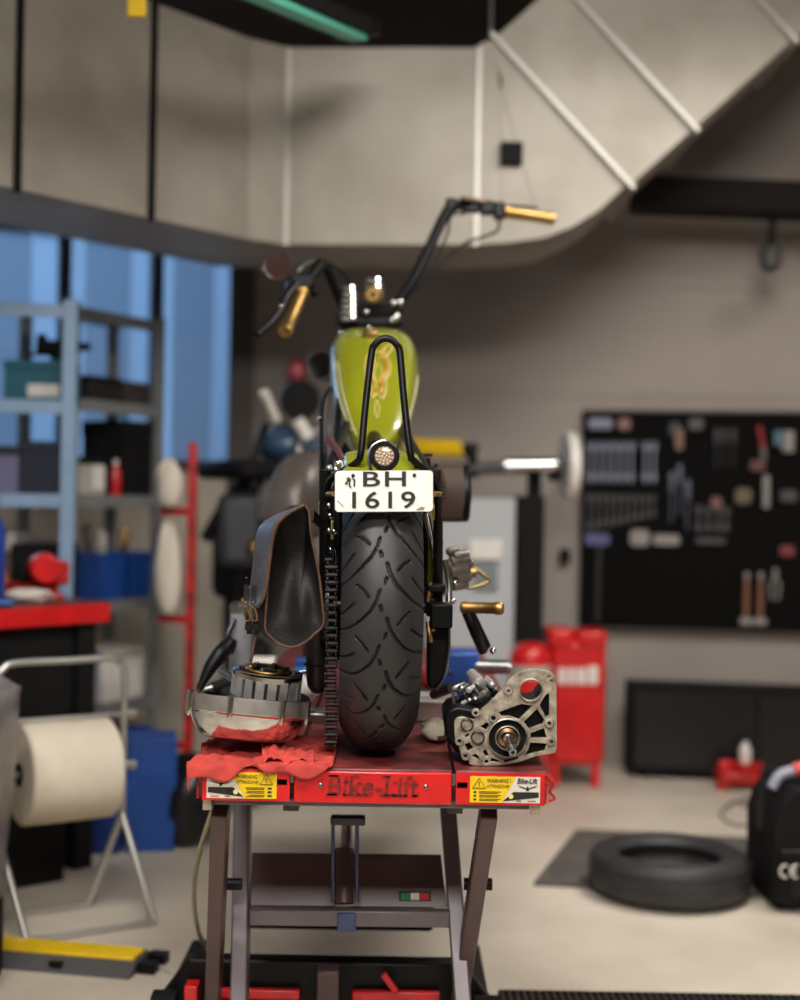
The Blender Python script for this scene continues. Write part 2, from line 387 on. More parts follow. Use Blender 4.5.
m_letter = mat('worn_dark_red_letter', (132, 26, 22), 0.45, var=0.5, vscale=90, col2=(50, 26, 24))
build(lt, 'raised_lettering', m_letter, fp)
sfi = 0                                          # slab feet of the serif letters
Wl = fx_(419) - fx_(328); o = V((fx_(328), TY - 0.0045, fz_(328, 795)))
for t0, t1, zz in ((-.02, .1, 0), (-.01, .1, 1), (.165, .245, 0), (.16, .22, .72), (.265, .345, 0), (.265, .33, 1), (.36, .43, 0), (.56, .66, 0), (.575, .67, 1), (.70, .785, 0), (.70, .75, .72), (.79, .88, 0), (.91, .98, 0)):
    sf = MB().box(o + V((Wl * (t0 + t1) / 2 + 0.003 * zz, 0, 0.040 * zz + (0.002 if zz == 0 else -0.002))), (Wl * (t1 - t0), 0.003, 0.0042)); build(sf, 'letter_serif', m_letter, fp)

for x in (321, 426):
    build(MB().lathe([(0.005, 0), (0.005, 0.002), (0.003, 0.004)], (fx_(x), TY - 0.004, 0.724), (0, -1, 0), 12), 'rivet', m_steel, fp)
m_stickw = mat('sticker_white', (214, 208, 196), 0.4)
m_print = mat('black_print', (30, 28, 26), 0.5)
def side_front(x0, x1, sx0, sx1, slot, flip):
    zb, zt = TB, TZ - 0.003
    vs, fs = shape_geo([(x0, zb), (x1, zb), (x1, zt), (x0, zt)], [[(slot[0], .722), (slot[1], .722), (slot[1], .734), (slot[0], .734)]], 0.003)
    b = MB().add([(p.x, TY + p.z, p.y) for p in vs], fs)
    pn = build(b, 'end_panel', m_red, li)
    build(MB().obox((x0 + 0.004, TY + 0.012, TB + 0.004), (x1 - x0 - 0.008, 0, 0), (0, 0.02, 0), (0, 0, 0.045)), 'slot_backing', m_blackmat, pn)
    st = build(MB().obox((sx0, TY - 0.0042, 0.6965), (sx1 - sx0, 0, 0), (0, 0.001, 0), (0, 0, 0.050)), 'warning_sticker', m_stickw, li, label='yellow and white warning sticker')
    w = sx1 - sx0; Y = TY - 0.0045; z0 = 0.6965
    def q(t, h): return V((sx0 + w * (1 - t if flip else t), Y, z0 + 0.050 * h))
    build(MB().prism([q(0, 0), q(.46, 0), q(.66, 1), q(0, 1)], (0, 0.0005, 0)), 'yellow_field', m_yellow, st)
    pr = MB()
    tx = 0.02 if not flip else 0.55
    def bl(t0, t1, h0, h1):
        a = sx0 + w * t0; pr.obox((a, Y - 0.0006, z0 + .05 * h0), (w * (t1 - t0), 0, 0), (0, 0.0005, 0), (0, 0, .05 * (h1 - h0)))
    ta = 0.13 if not flip else 0.85              # warning triangle
    A = [V((sx0 + w * (ta - .095), Y - .0007, z0 + .05 * .55)), V((sx0 + w * (ta + .095), Y - .0007, z0 + .05 * .55)), V((sx0 + w * ta, Y - .0007, z0 + .05 * .93))]
    for i in range(3): pr.bar(A[i], A[(i + 1) % 3], 0.0016, 0.0006, (0, 1, 0))
    bl(ta - .006, ta + .006, .67, .80); bl(ta - .006, ta + .006, .61, .645)
    t0 = .24 if not flip else .42
    def tx_(s, a, b, h0, h1, **k): put_text(pr, s, (sx0 + w * a, Y - .0006, z0 + .05 * h0), (w * (b - a), 0, 0), (0, 0, .05 * (h1 - h0)), 0.0006, **k)
    tx_('WARNING !', t0, t0 + .34, .76, .91, bold=0.01); tx_('ATTENZIONE!', t0, t0 + .32, .57, .69)
    lg = .67 if not flip else .05
    tx_('Bike-Lift', lg, lg + .29, .74, .95, bold=0.02, shear=.25)
    for k in range(3):
        h = .40 - .14 * k
        bl(.05 if not flip else .87, .09 if not flip else .93, h - .04, h + .03)
        bl(.13 if not flip else .55 + .03 * k, (.44 if not flip else .83), h, h + .025); bl(.13 if not flip else .56, .40 if not flip else .82, h - .055, h - .03)
    wx = sx0 + w * (lg + .15)                    # winged emblem
    for sgn in (-1, 1):
        pr.prism([(wx, Y - .0006, z0 + .05 * .56), (wx + sgn * .019, Y - .0006, z0 + .05 * .68), (wx + sgn * .014, Y - .0006, z0 + .05 * .60), (wx, Y - .0006, z0 + .05 * .52)], (0, .0005, 0))
    pr.prism([(wx - .003, Y - .0006, z0 + .05 * .47), (wx + .003, Y - .0006, z0 + .05 * .47), (wx + .001, Y - .0006, z0 + .05 * .64), (wx - .001, Y - .0006, z0 + .05 * .64)], (0, .0005, 0))
    pr.prism([q(.47, .06), q(.62, .42), q(.98, .42), q(.98, .22)], (0, -.0006, 0))
    build(pr, 'sticker_print', m_print, st)
    build(MB().lathe([(.0045, 0), (.0045, .0008)], q(.585, .25) + V((0, -.0012, 0)), (0, -1, 0), 12), 'seal_mark', mat('print_cream', (226, 214, 120), .5), st)
    build(MB().box(q(.70, .08) + V((0, -.0005, 0)), (w * .07, .0005, .0018)), 'green_dash', mat('flag_green', (24, 120, 70), .5), st)
    build(MB().box(q(.88, .08) + V((0, -.0005, 0)), (w * .12, .0005, .0018)), 'red_dash', m_red, st)
side_front(XL + 0.012, XA - 0.004, fx_(207), fx_(277), (-.237, -.206), True)
side_front(XB + 0.004, XR - 0.005, fx_(470), fx_(540), (.118, .138), False)
# side skirts with the folded edge strip that sticks out at each end
for sgn, xx in ((-1, XL), (1, XR)):
    build(MB().prism([(xx, TY + .002, TZ - .002), (xx + sgn * .018, TY + .002, TZ - .02), (xx + sgn * .016, TY + .002, TZ - .022), (xx - sgn * .004, TY + .002, TZ - .006)], (0, 0.5, 0)), 'edge_lip', m_reddull, li)
    if sgn > 0: build(MB().tube(spline([(xx - sgn * .004, TY + .01, .735), (xx + sgn * .012, TY + .01, .728), (xx + sgn * .006, TY + .012, .716), (xx + sgn * .016, TY + .012, .703), (xx + sgn * .004, TY + .014, .697)], 4), .0028, 8), 'spring_clip', m_reddull, li)
    build(MB().box((xx - sgn * .02, TY + .02, TB - .012), (.017, .017, .022)), 'corner_bolt', mat('bolt_zinc', (190, 178, 160), .4, .6), li, bev=.002)
    build(MB().obox((xx - (.004 if sgn > 0 else 0), TY + .01, TB), (.004, 0, 0), (0, TL - .02, 0), (0, 0, TZ - TB - .012)), 'side_skirt', m_reddull, li)
    build(MB().cyl((XA if sgn < 0 else XB, TY - .001, .728), (XA if sgn < 0 else XB, TY - .001, .75), .0045, n=10), 'hinge_pin', m_steel, li)
build(MB().obox((XL + .03, TY + .03, TB - .016), (XR - XL - .06, 0, 0), (0, .03, 0), (0, 0, .014)), 'front_crossbar', m_liftarm, li, bev=.003)
for x in (XA - .02, XB - .01):
    build(MB().obox((x, TY + .05, TB - .03), (.03, 0, 0), (0, TL - .1, 0), (0, 0, .05)), 'long_beam', m_liftdark, li)
build(MB().obox((XL + .03, TY + .9, TB - .05), (XR - XL - .06, 0, 0), (0, .8, 0), (0, 0, .04)), 'underside_pan', m_blackmat, li)
# arms: the outer pair goes away downwards, the inner pair comes nearer
def arm(x0, y0, d0, x1, y1, d1, w, t, m, nm):
    return build(MB().bar(P(x0, y0, d0), P(x1, y1, d1), t, w, (0, 1, 0)), nm, m, li, bev=.004)
arm(221, 806, 2.74, 212, 1035, 3.18, .032, .055, m_liftdark, 'outer_arm')
arm(489, 808, 2.74, 454, 1035, 3.18, .034, .055, m_liftdark, 'outer_arm')
arm(243, 806, 3.17, 239, 1045, 2.92, .036, .055, m_liftarm, 'inner_arm')
arm(448, 808, 3.17, 466, 1045, 2.92, .036, .055, m_liftarm, 'inner_arm')
for x in (228, 478):
    s = -1 if x < 300 else 1
    pc = P(x, 884, 2.97); build(MB().cyl(pc + V((-.03, 0, 0)), pc + V((.03, 0, 0)), .013), 'pivot_pin', m_black, li)
web = build(MB().prism([P(252, 853, 3.1), P(441, 855, 3.1), P(447, 908, 3.05), P(250, 906, 3.05)], (0, .006, 0)), 'web_plate', m_liftdark, li, bev=.002)
fl = build(MB().prism([P(399, 891.5, 3.06), P(431, 892, 3.06), P(431, 904, 3.055), P(399, 903.5, 3.055)], (0, .003, 0)), 'flag_sticker', m_print, li)
for k, c in enumerate(((30, 130, 80), (225, 222, 214), (200, 40, 44))):
    x = 401 + 9.6 * k
    build(MB().prism([P(x, 893, 3.056), P(x + 8.6, 893, 3.056), P(x + 8.6, 900, 3.053), P(x, 900, 3.053)], (0, .001, 0)), 'flag_band', mat('flag_%d' % k, c, .5), fl)
build(MB().bar(P(250, 916, 3.02), P(450, 918, 3.02), .035, .03), 'lower_crossbar', m_liftarm, li, bev=.003)
build(MB().cyl(P(347, 818, 3.2), P(344, 906, 3.08), .013, n=14), 'hydraulic_ram', m_steel, li)
build(MB().cyl(P(344, 850, 3.12), P(344, 905, 3.06), .024, n=16), 'ram_body', m_liftdark, li)
for x in (333, 357):
    build(MB().cyl(P(x, 822, 3.0), P(x, 902, 3.0), .0042, n=10), 'guide_rod', mat('blued_steel', (70, 76, 104), .3, .8), li)
build(MB().box(P(348, 820, 3.0), (.075, .03, .018)), 'ram_yoke', m_darksteel, li, bev=.003)
build(MB().box(P(347, 918, 3.03) + V((0, -.02, 0)), (.04, .03, .04)), 'ram_foot', mat('blue_steel_block', (58, 72, 110), .45), li, bev=.003)
# base on the floor
bx = MB()
y0, y1 = 3.2, 3.75
bx.prism([(-.545, y0, 0), (-.545, y0, .10), (-.47, y0, .205), (.16, y0, .205), (.245, y0, .10), (.245, y0, 0)], (0, .05, 0))
build(bx, 'base_plate', m_black, li, bev=.008)
for x in (-.53, .17): build(MB().obox((x, y0 + .05, 0), (.06, 0, 0), (0, .42, 0), (0, 0, .1)), 'base_rail', m_black, li, bev=.005)
build(MB().box((-.15, 3.5, .235), (.5, .12, .07)), 'base_block', m_blackmat, li, bev=.01)
build(MB().box((-.15, 3.3, .11), (.5, .05, .05)), 'base_crossmember', m_liftarm, li, bev=.004)
for x0, x1 in ((-.40, -.21), (-.09, .11)):
    build(MB().bar(V((x0, y0 - .02, .135)), V((x1, y0 - .02, .135)), .022, .02), 'foot_bar', m_red, li, bev=.003)
build(MB().box((-.455, y0 - .03, .09), (.03, .05, .14)), 'foot_bracket', m_red, li, bev=.003)
build(MB().bar(V((.01, y0 - .035, .15)), V((-.02, y0 - .035, .19)), .014, .014), 'release_lever', m_red, li, bev=.002)
build(MB().cyl(V((-.545, y0 - .03, .07)), V((-.49, y0 - .03, .07)), .07, n=28), 'caster', m_blackmat, li)
build(MB().cyl(V((.19, y0 - .03, .07)), V((.245, y0 - .03, .07)), .07, n=28), 'caster', m_blackmat, li)
build(MB().box((-.145, y0 - .03, .11), (.05, .05, .18)), 'lock_post', m_liftdark, li, bev=.004)

# ------------------------------------------------------------------ the green motorcycle
TH = math.radians(2.6); ax0 = V((-.0405, 2.86, 0)); fwd = V((-math.sin(TH), math.cos(TH), 0)); rgt = V((math.cos(TH), math.sin(TH), 0))
def B(s, t, z): return ax0 + rgt * s + fwd * t + V((0, 0, z))
bike = thing('motorcycle', 'lime green custom motorcycle seen from behind on the red lift', 'motorcycle', B(0, 0, TZ))
RR = .296; ZA = TZ + RR; RW = .079
# rear tyre with cut tread grooves
per = .1117; NP = 18
k1 = 1 / 3.85 / 547
def nx(x): return (x - 207) / 161.0
elems = [[(193, 0), (182, 45), (160, 88), (130, 125), (90, 165), (40, 205)], [(97, 55), (50, 115)], [(107, -27), (130, -2), (152, 30)], [(195, 66), (201, 88)]]
wid = [.0040, .0034, .0030, .0040]
segs = []
for e, w in zip(elems, wid):
    for sgn, sh in ((1, 0), (-1, per / 2)):
        pts = [(nx(x) * sgn * RW, y * k1 + sh) for x, y in e]
        for a, b in zip(pts[:-1], pts[1:]):
            for k in (-2, -1, 0, 1): segs.append((a[0], a[1] + k * per, b[0], b[1] + k * per, w))
def groove(s, a):
    a = a % per; best = 0
    for x0, y0, x1, y1, w in segs:
        if min(x0, x1) - w > s or max(x0, x1) + w < s or min(y0, y1) - w > a or max(y0, y1) + w < a: continue
        dx, dy = x1 - x0, y1 - y0; t = max(0, min(1, ((s - x0) * dx + (a - y0) * dy) / (dx * dx + dy * dy)))
        q = math.hypot(s - x0 - dx * t, a - y0 - dy * t)
        if q < w / 2: return 1.0
        if q < w / 2 + .0009: best = max(best, 1 - (q - w / 2) / .0009)
    return best
NA, NS = 42, 76
prof = []
for j in range(NS + 1):
    s = -1 + 2 * j / NS; ang = s * 1.32
    w = RW * math.sin(ang) / math.sin(1.32) if False else RW * (abs(s) ** 1.0) * (1 if s >= 0 else -1)
    drop = .050 * (abs(s) ** 3.2) + .012 * s * s
    prof.append((w, RR - drop))
prof = [(-.062, .195), (-.072, .212), (-.078, .232)] + [(w if abs(w) < .0785 else math.copysign(.0785, w), r) for w, r in prof] + [(.078, .232), (.072, .212), (.062, .195)]
tile = []
for i in range(NA):
    row = []
    for w, r in prof:
        g = groove(w, per * (NA - i) / NA) if abs(w) < .0784 and r > .232 else 0
        row.append(r - .0075 * g)
    tile.append(row)
vsx, fsx = [], []
npf = len(prof); NT = NA * NP
for i in range(NT):
    th = 2 * PI * i / NT; rv = fwd * math.sin(th) + V((0, 0, 1)) * math.cos(th); row = tile[i % NA]
    for j in range(npf): vsx.append(B(prof[j][0], 0, ZA) + rv * row[j])
for i in range(NT):
    i2 = (i + 1) % NT
    for j in range(npf - 1): fsx.append((i * npf + j, i * npf + j + 1, i2 * npf + j + 1, i2 * npf + j))
ty = build(MB().add(vsx, fsx), 'rear_tyre', m_rubber, bike, norm=False, sharp=60)
rm = build(MB().lathe([(.19, -.062), (.20, -.062), (.18, -.04), (.17, 0), (.18, .04), (.20, .062), (.19, .062), (.16, .03), (.16, -.03), (.19, -.062)], B(0, 0, ZA), rgt, 40, caps=False), 'rear_rim', m_black, bike)
for k in range(18):
    a = 2 * PI * k / 18; rv = fwd * math.sin(a) + V((0, 0, 1)) * math.cos(a)
    build(MB().cyl(B(0, 0, ZA) + rv * .03 + rgt * (.035 if k % 2 else -.035), B(0, 0, ZA) + rv * .19, .0025, n=6), 'spoke', m_chrome, rm)
build(MB().cyl(B(-.095, 0, ZA), B(.13, 0, ZA), .014), 'rear_axle', m_darksteel, bike)
build(MB().cyl(B(-.07, 0, ZA), B(.07, 0, ZA), .04, n=20), 'rear_hub', m_black, bike)
# front wheel and springer fork
FZ, FT = TZ + .32, 1.62
build(MB().lathe([(.25, -.03), (.27, -.046), (.30, -.046), (.317, -.025), (.32, 0), (.317, .025), (.30, .046), (.27, .046), (.25, .03), (.25, -.03)], B(0, FT, FZ), rgt, 40, caps=False), 'front_tyre', m_rubber, bike)
fr_ = build(MB().lathe([(.25, -.03), (.235, -.03), (.23, 0), (.235, .03), (.25, .03)], B(0, FT, FZ), rgt, 40, caps=False), 'front_rim', m_chrome, bike)
for k in range(16):
    a = 2 * PI * k / 16; rv = fwd * math.sin(a) + V((0, 0, 1)) * math.cos(a)
    build(MB().cyl(B(0, FT, FZ) + rv * .02, B(0, FT, FZ) + rv * .235, .0022, n=6), 'spoke', m_chrome, fr_)
STM = P(370, 312, 4.15)
for s in (-1, 1):
    build(MB().cyl(STM + rgt * (.07 * s) + V((0, .02, -.01)), B(.07 * s, FT, FZ), .016, .013, 14), 'fork_leg', m_black, bike)
build(MB().box(STM + V((0, 0, -.03)), (.20, .07, .03)), 'triple_clamp', m_black, bike, bev=.008)
build(MB().box(STM + V((.005, -.01, .005)), (.13, .05, .05)), 'riser_block', m_blackmat, bike, bev=.01)
def spring(px, py, d, n, R, r, lean, nm):
    m = MB(); c = P(px, py, d); up_ = V((lean, 0, 1)).normalized()
    for k in range(n):
        q = R * (1 - .35 * max(0, (k - n + 2.5) / 2.5)); m.torus(c + up_ * (k * r * 2.3), up_, q, r, 20, 8)
    m.lathe([(R * .7, 0), (R * .7, n * r * 1.7), (R * .3, n * r * 1.9)], c, up_, 16)
    return build(m, nm, m_chrome, bike)
spring(349, 318, 4.05, 6, .018, .0075, -.02, 'fork_spring')
spring(374, 300, 4.2, 4, .020, .0085, .02, 'fork_spring')
gz = P(373, 294, 4.05)
bz = build(MB().lathe([(.026, 0), (.026, .012), (.021, .016), (.018, .012), (.001, .012)], gz, (0, -1, -.1), 24), 'brass_dial', m_brass, bike)
build(MB().lathe([(.008, .012), (.008, .018), (.003, .02)], gz, (0, -1, -.1), 12), 'dial_hub', m_darksteel, bz)
for px, py, r in ((366, 312, .009), (393, 303, .010), (396, 317, .012), (392, 320, .009), (341, 333, .008), (369, 328, .008), (400, 302, .011)):
    build(MB().sphere(P(px, py, 4.08), r, 12), 'acorn_nut', m_chrome, bike)
# handlebar
lb = spline([P(360, 326, 4.13), P(349, 318, 4.10), P(338, 295, 4.06), P(326, 267, 4.0), P(320, 263, 3.96), P(313, 271, 3.92), P(302, 291, 3.84)], 6)
rb = spline([P(378, 322, 4.16), P(392, 308, 4.18), P(411, 284, 4.2), P(430, 246, 4.26), P(446, 213, 4.31), P(455, 205, 4.33), P(478, 206, 4.36), P(506, 212, 4.38)], 6)
hb = build(MB().tube(lb, .0145, 12).tube(rb, .0165, 12).tube([P(360, 326, 4.13), P(378, 322, 4.16)], .0135, 12), 'handlebar', mat('satin_black', (9, 9, 10), .5, spec=.15), bike)
def grip(a, b, r, nm):
    L = (b - a).length
    g = build(MB().lathe([(r * 1.18, 0), (r * 1.18, .008), (r, .012), (r * 1.02, L * .3), (r * .96, L * .6), (r, L - .022), (r * 1.1, L - .018), (r * 1.12, L), (r * .7, L), (r * .62, L - .006), (.001, L - .006)], a, b - a, 24), nm, m_brass, bike)
    return g
grip(P(302, 292, 3.84), P(285, 332, 3.71), .0175, 'brass_grip')
grip(P(504, 212, 4.38), P(553, 219, 4.43), .0185, 'brass_grip')
sw = MB()
sw.tube(spline([P(320, 264, 3.96), P(311, 276, 3.9), P(304, 287, 3.85)], 4), .018, 10)
sw.box(P(303, 282, 3.86), (.06, .04, .035)).box(P(295, 285, 3.86), (.05, .035, .025), .3).cyl(P(313, 293, 3.85), P(316, 291, 3.87), .012)
build(sw, 'switch_housing', m_black, bike, bev=.004)
sw = MB()
sw.box(P(487, 208, 4.36), (.045, .045, .042)).box(P(499, 211, 4.37), (.035, .05, .05)).box(P(470, 208, 4.35), (.06, .03, .03)).box(P(451, 204, 4.32), (.035, .03, .035))
build(sw, 'switch_housing', m_black, bike, bev=.006)
build(MB().bar(P(461, 199, 4.33), P(484, 203, 4.35), .012, .05), 'reservoir_lid', mat('bronze_lid', (120, 98, 84), .35, .6), bike, bev=.003)
build(MB().tube([P(500, 206, 4.42), P(520, 206, 4.45), P(538, 208, 4.47)], .004, 8), 'brake_lever', m_black, bike)
lv = spline([P(297, 284, 3.84), P(286, 297, 3.80), P(281, 308, 3.77), P(270, 323, 3.72), P(257, 335, 3.68)], 5)
build(MB().tube(lv, [.013] * 8 + [.0108] * (len(lv) - 8), 10), 'clutch_lever', m_black, bike)
build(MB().sphere(P(281, 306, 3.76), .0055, 10), 'lever_screw', m_chrome, bike)
cb = MB().tube(spline([P(330, 264, 4.02), P(345, 275, 4.1), P(353, 295, 4.12), P(357, 315, 4.14)], 6), .0045, 8)
cb.tube(spline([P(462, 206, 4.33), P(450, 218, 4.31), P(447, 235, 4.3), P(430, 270, 4.24), P(408, 300, 4.18)], 6), .0045, 8)
cb.tube(spline([P(499, 220, 4.37), P(497, 231, 4.36), P(480, 238, 4.34), P(464, 244, 4.32), P(440, 265, 4.28), P(415, 292, 4.2), P(402, 312, 4.16)], 6), .0045, 8)
cb.tube(spline([P(450, 213, 4.32), P(462, 214, 4.33), P(473, 210, 4.35)], 5), .003, 8)
build(cb, 'control_cables', m_blackmat, bike)
build(MB().tube(spline([P(297, 272, 3.84), P(304, 265, 3.88), P(315, 261, 3.95), P(322, 262, 3.98)], 5), .0055, 8), 'steel_hose', m_steel, bike)
mi = build(MB().lathe([(.001, 0), (.025, .002), (.0385, .012), (.040, .02), (.038, .022)], P(276.5, 267, 3.86), (.25, -1, .05), 28), 'mirror', m_chrome, bike)
build(MB().lathe([(.0375, .0224), (.02, .0232), (.001, .0234)], P(276.5, 267, 3.86), (.25, -1, .05), 28), 'mirror_glass', mat('mirror_dark_red', (44, 18, 16), .55, spec=.15), mi)
build(MB().tube(spline([P(291, 276, 3.86), P(296, 279, 3.86), P(300, 284, 3.85)], 4), .008, 8), 'mirror_stem', m_darksteel, mi)
build(MB().sphere(P(264, 269, 3.87), .006, 10), 'mirror_nut', m_chrome, mi)
# tank
stn = [(3.42, .014, 1.412, 1.398), (3.435, .04, 1.432, 1.385), (3.47, .064, 1.47, 1.374), (3.55, .087, 1.538, 1.374), (3.65, .105, 1.617, 1.388), (3.75, .117, 1.682, 1.415),
       (3.85, .122, 1.729, 1.455), (3.95, .120, 1.756, 1.495), (4.03, .112, 1.764, 1.53), (4.075, .085, 1.738, 1.57), (4.09, .02, 1.70, 1.62)]
def lerp_st(t):
    i = min(int(t * (len(stn) - 1)), len(stn) - 2); k = t * (len(stn) - 1) - i
    a, b, c, d = stn[max(i - 1, 0)], stn[i], stn[i + 1], stn[min(i + 2, len(stn) - 1)]
    return [0.5 * (2 * b[j] + (c[j] - a[j]) * k + (2 * a[j] - 5 * b[j] + 4 * c[j] - d[j]) * k * k + (3 * b[j] - a[j] - 3 * c[j] + d[j]) * k ** 3) for j in range(4)]
def sgnp(x, p): return math.copysign(abs(x) ** p, x)
def tank_pt(t, a):
    d, w, zt, zb = lerp_st(t); cx = ax0.x + .006 - (d - ax0.y) * math.tan(TH)
    c, s = sgnp(math.cos(a), .56), sgnp(math.sin(a), .62)
    hz = (zt + zb) / 2 + .1 * (zt - zb); h = (zt - hz) if s > 0 else (hz - zb)
    ww = w * (1 - .22 * max(0, -s))
    return V((cx + ww * c, d, hz + h * s))
NTk, NAk = 60, 64
tm = MB(); rings = [[tank_pt(i / NTk, 2 * PI * j / NAk) for j in range(NAk)] for i in range(NTk + 1)]
tm.loft(rings, True)
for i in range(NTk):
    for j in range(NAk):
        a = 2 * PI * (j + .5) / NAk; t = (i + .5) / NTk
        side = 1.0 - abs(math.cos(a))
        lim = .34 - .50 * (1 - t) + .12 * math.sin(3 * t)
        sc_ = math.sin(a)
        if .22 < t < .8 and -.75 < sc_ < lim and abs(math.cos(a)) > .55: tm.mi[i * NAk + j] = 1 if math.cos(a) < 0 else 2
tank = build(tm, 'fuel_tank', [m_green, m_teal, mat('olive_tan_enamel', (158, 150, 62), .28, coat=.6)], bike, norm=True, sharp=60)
bvh = BVHTree.FromPolygons(tm.v, tm.f)
def on_tank(x, y, off=.0012):
    o = V((0, 0, H)); dr = (P(x, y, 1.0) - o).normalized(); h, n, _, _ = bvh.ray_cast(o, dr)
    if h is None: return None
    if n.dot(dr) > 0: n = -n
    return h + n * off
def tank_line(pts, r, closed=False):
    q = [on_tank(p.x, p.y) for p in spline([V((300 + x / 4.706, 320 + y / 4.706, 0)) for x, y in pts], 6, closed)]
    q = [p for p in q if p]
    return MB().tube(q, r, 6, closed) if len(q) > 3 else MB()
em = tank_line([(372, 150), (325, 160), (306, 215), (312, 265), (334, 310), (342, 365), (364, 345), (388, 372), (408, 320), (402, 285), (424, 245), (418, 190), (392, 160)], .0016, True)
for L in ([(368, 205), (386, 250), (368, 295), (350, 250)], [(362, 378), (373, 420), (362, 462), (352, 420)]):
    q = tank_line(L, .0012, True); em.add(q.v, q.f)
q = tank_line([(380, 165), (400, 130), (435, 120), (425, 150), (395, 180)], .0018); em.add(q.v, q.f)
q = tank_line([(345, 170), (350, 200), (335, 240), (352, 290), (360, 320)], .0018); em.add(q.v, q.f)
build(em, 'emblem_outline', m_tan, tank)
em = tank_line([(398, 190), (412, 220), (404, 250), (385, 285), (388, 320), (376, 345)], .0040)
for L in ([(345, 185), (325, 210), (330, 255), (348, 290)], [(405, 145), (385, 170), (368, 190)], [(350, 318), (357, 335), (368, 335)]):
    q = tank_line(L, .0028); em.add(q.v, q.f)
build(em, 'emblem_flames', m_orange, tank)
em = MB()
for L in ([(163, 190), (175, 300), (200, 420), (245, 520)], [(180, 200), (200, 330), (240, 470), (268, 545)], [(556, 240), (545, 330), (520, 430), (508, 470)], [(566, 250), (560, 350), (540, 430), (520, 480)]):
    q = tank_line(L, .0012); em.add(q.v, q.f)
build(em, 'pinstripes', mat('cream_pinstripe', (206, 196, 160), .4), tank)
cp = build(MB().lathe([(.022, -.01), (.022, .012), (.016, .018), (.001, .02)], on_tank(370, 336, 0), (0, -.35, 1), 20), 'filler_cap', m_brass, tank)
for x in (364, 377): build(MB().sphere(P(x, 337.5, 3.86), .012, 10, (1.2, 1, .7)), 'cap_wing', mat('polished_brass', (226, 196, 120), .15, 1.0), cp)
# sissy bar, tail lamp, plate
SD = 2.70
sb = spline([P(338, 600, 2.86), P(326, 560, 2.84), P(326, 500, 2.80), P(329, 482, 2.78), P(338, 474, 2.75), P(356, 463, 2.71), P(361, 452, SD), P(365, 410, SD + .02), P(371.5, 354, SD + .04), P(375, 345, SD + .04), P(380, 340, SD + .04), P(386, 338.5, SD + .04), P(392, 340, SD + .04), P(397, 345, SD + .04), P(400, 354, SD + .04), P(404, 400, SD + .02), P(410, 452, SD), P(415, 462, 2.71), P(430, 474, 2.75), P(436, 482, 2.77), P(438, 500, 2.80), P(438, 560, 2.83), P(437, 600, 2.86)], 5)
build(MB().tube(sb, .0072, 10), 'sissy_bar', m_black, bike)
tlc = P(384.5, 456, 2.61)
tl = build(MB().lathe([(.008, .05), (.022, .04), (.0285, .02), (.0285, -.002), (.026, -.006), (.020, -.006), (.0195, .002), (.001, .002)], tlc, (0, 1, 0), 32), 'tail_lamp', m_black, bike)
build(MB().lathe([(.0195, .002), (.019, -.003), (.013, -.0055), (.001, -.0065)], tlc, (0, 1, 0), 28), 'lens', mat('clear_lens', (150, 142, 132), .15, .3, coat=.6), tl)
for R_, n in ((.004, 4), (.0095, 9), (.015, 13)):
    for k in range(n):
        a = 2 * PI * k / n + R_ * 50
        build(MB().sphere(tlc + V((R_ * math.cos(a), -.006 + R_ * .1, R_ * math.sin(a))), .0027, 8), 'lamp_dot', mat('warm_reflector', (226, 196, 164), .2, .3), tl)
build(MB().tube(spline([P(371, 470, 2.64), P(369, 460, 2.645), P(372, 447, 2.65), P(384, 441, 2.65), P(396, 447, 2.65)], 5), .0035, 8), 'lamp_ring', m_steel, tl)
plY = 2.60
pl0, pl1, pl2 = P(335, 512, plY), P(433, 511.5, plY), P(335, 471, plY)
ux, uy = pl1 - pl0, pl2 - pl0
pw, ph = ux.length, uy.length; uxn, uyn = ux.normalized(), uy.normalized()
def rr(w, h, r, n=5):
    o = []
    for cx, cy, a0 in ((w - r, r, -PI / 2), (w - r, h - r, 0), (r, h - r, PI / 2), (r, r, PI)):
        for k in range(n + 1): o.append((cx + r * math.cos(a0 + PI / 2 * k / n), cy + r * math.sin(a0 + PI / 2 * k / n)))
    return o
plate = build(MB().prism([pl0 + uxn * x + uyn * y for x, y in rr(pw, ph, .007)], (0, .002, 0)), 'number_plate', m_plate, bike, bev=.0006)
def plate_txt(body, x0, x1, y0, y1, nm):
    m = MB(); a = pl0 + ux * x0 + uy * y0 + V((0, -.0006, 0))
    put_text(m, body, a, ux * (x1 - x0), uy * (y1 - y0), .0014, bold=.012, space=1.12); build(m, nm, m_print, plate)
plate_txt('BH', .285, .725, .62, .985, 'plate_letters')
plate_txt('1619', .175, .82, .08, .50, 'plate_digits')
sm = MB()
def pq(x, y): return pl0 + ux * x + uy * y + V((0, -.0008, 0))
for L in ([(.12, .80), (.145, .84), (.16, .80), (.135, .77), (.12, .72)], [(.15, .79), (.15, .62), (.165, .60)], [(.18, .80), (.20, .78), (.195, .62)], [(.17, .84), (.20, .88)], [(.10, .70), (.13, .69)]):
    sm.tube([pq(*p) for p in L], .0017, 6)
build(sm, 'small_plate_script', m_print, plate)
for x, y in ((.185, .89), (.81, .89)): build(MB().lathe([(.0035, 0), (.0035, .0012), (.002, .002)], pq(x, y), (0, -1, 0), 10), 'plate_screw', m_darksteel, plate)
build(MB().prism([pq(.82, .04), pq(.90, .035), pq(.92, .10), pq(.88, .12)], (0, .0004, 0)), 'dirt_fleck', mat('grey_smudge', (130, 126, 118), .7), plate)
build(MB().bar(pq(.02, .28), pq(.09, .13), .001, .0005), 'scratch', m_darksteel, plate)
for s in (-1, 1): build(MB().cyl(P(384 + 50 * s, 494, 2.625), P(384 + 56 * s, 494, 2.72), .005, n=10), 'plate_stud', m_brass, bike)
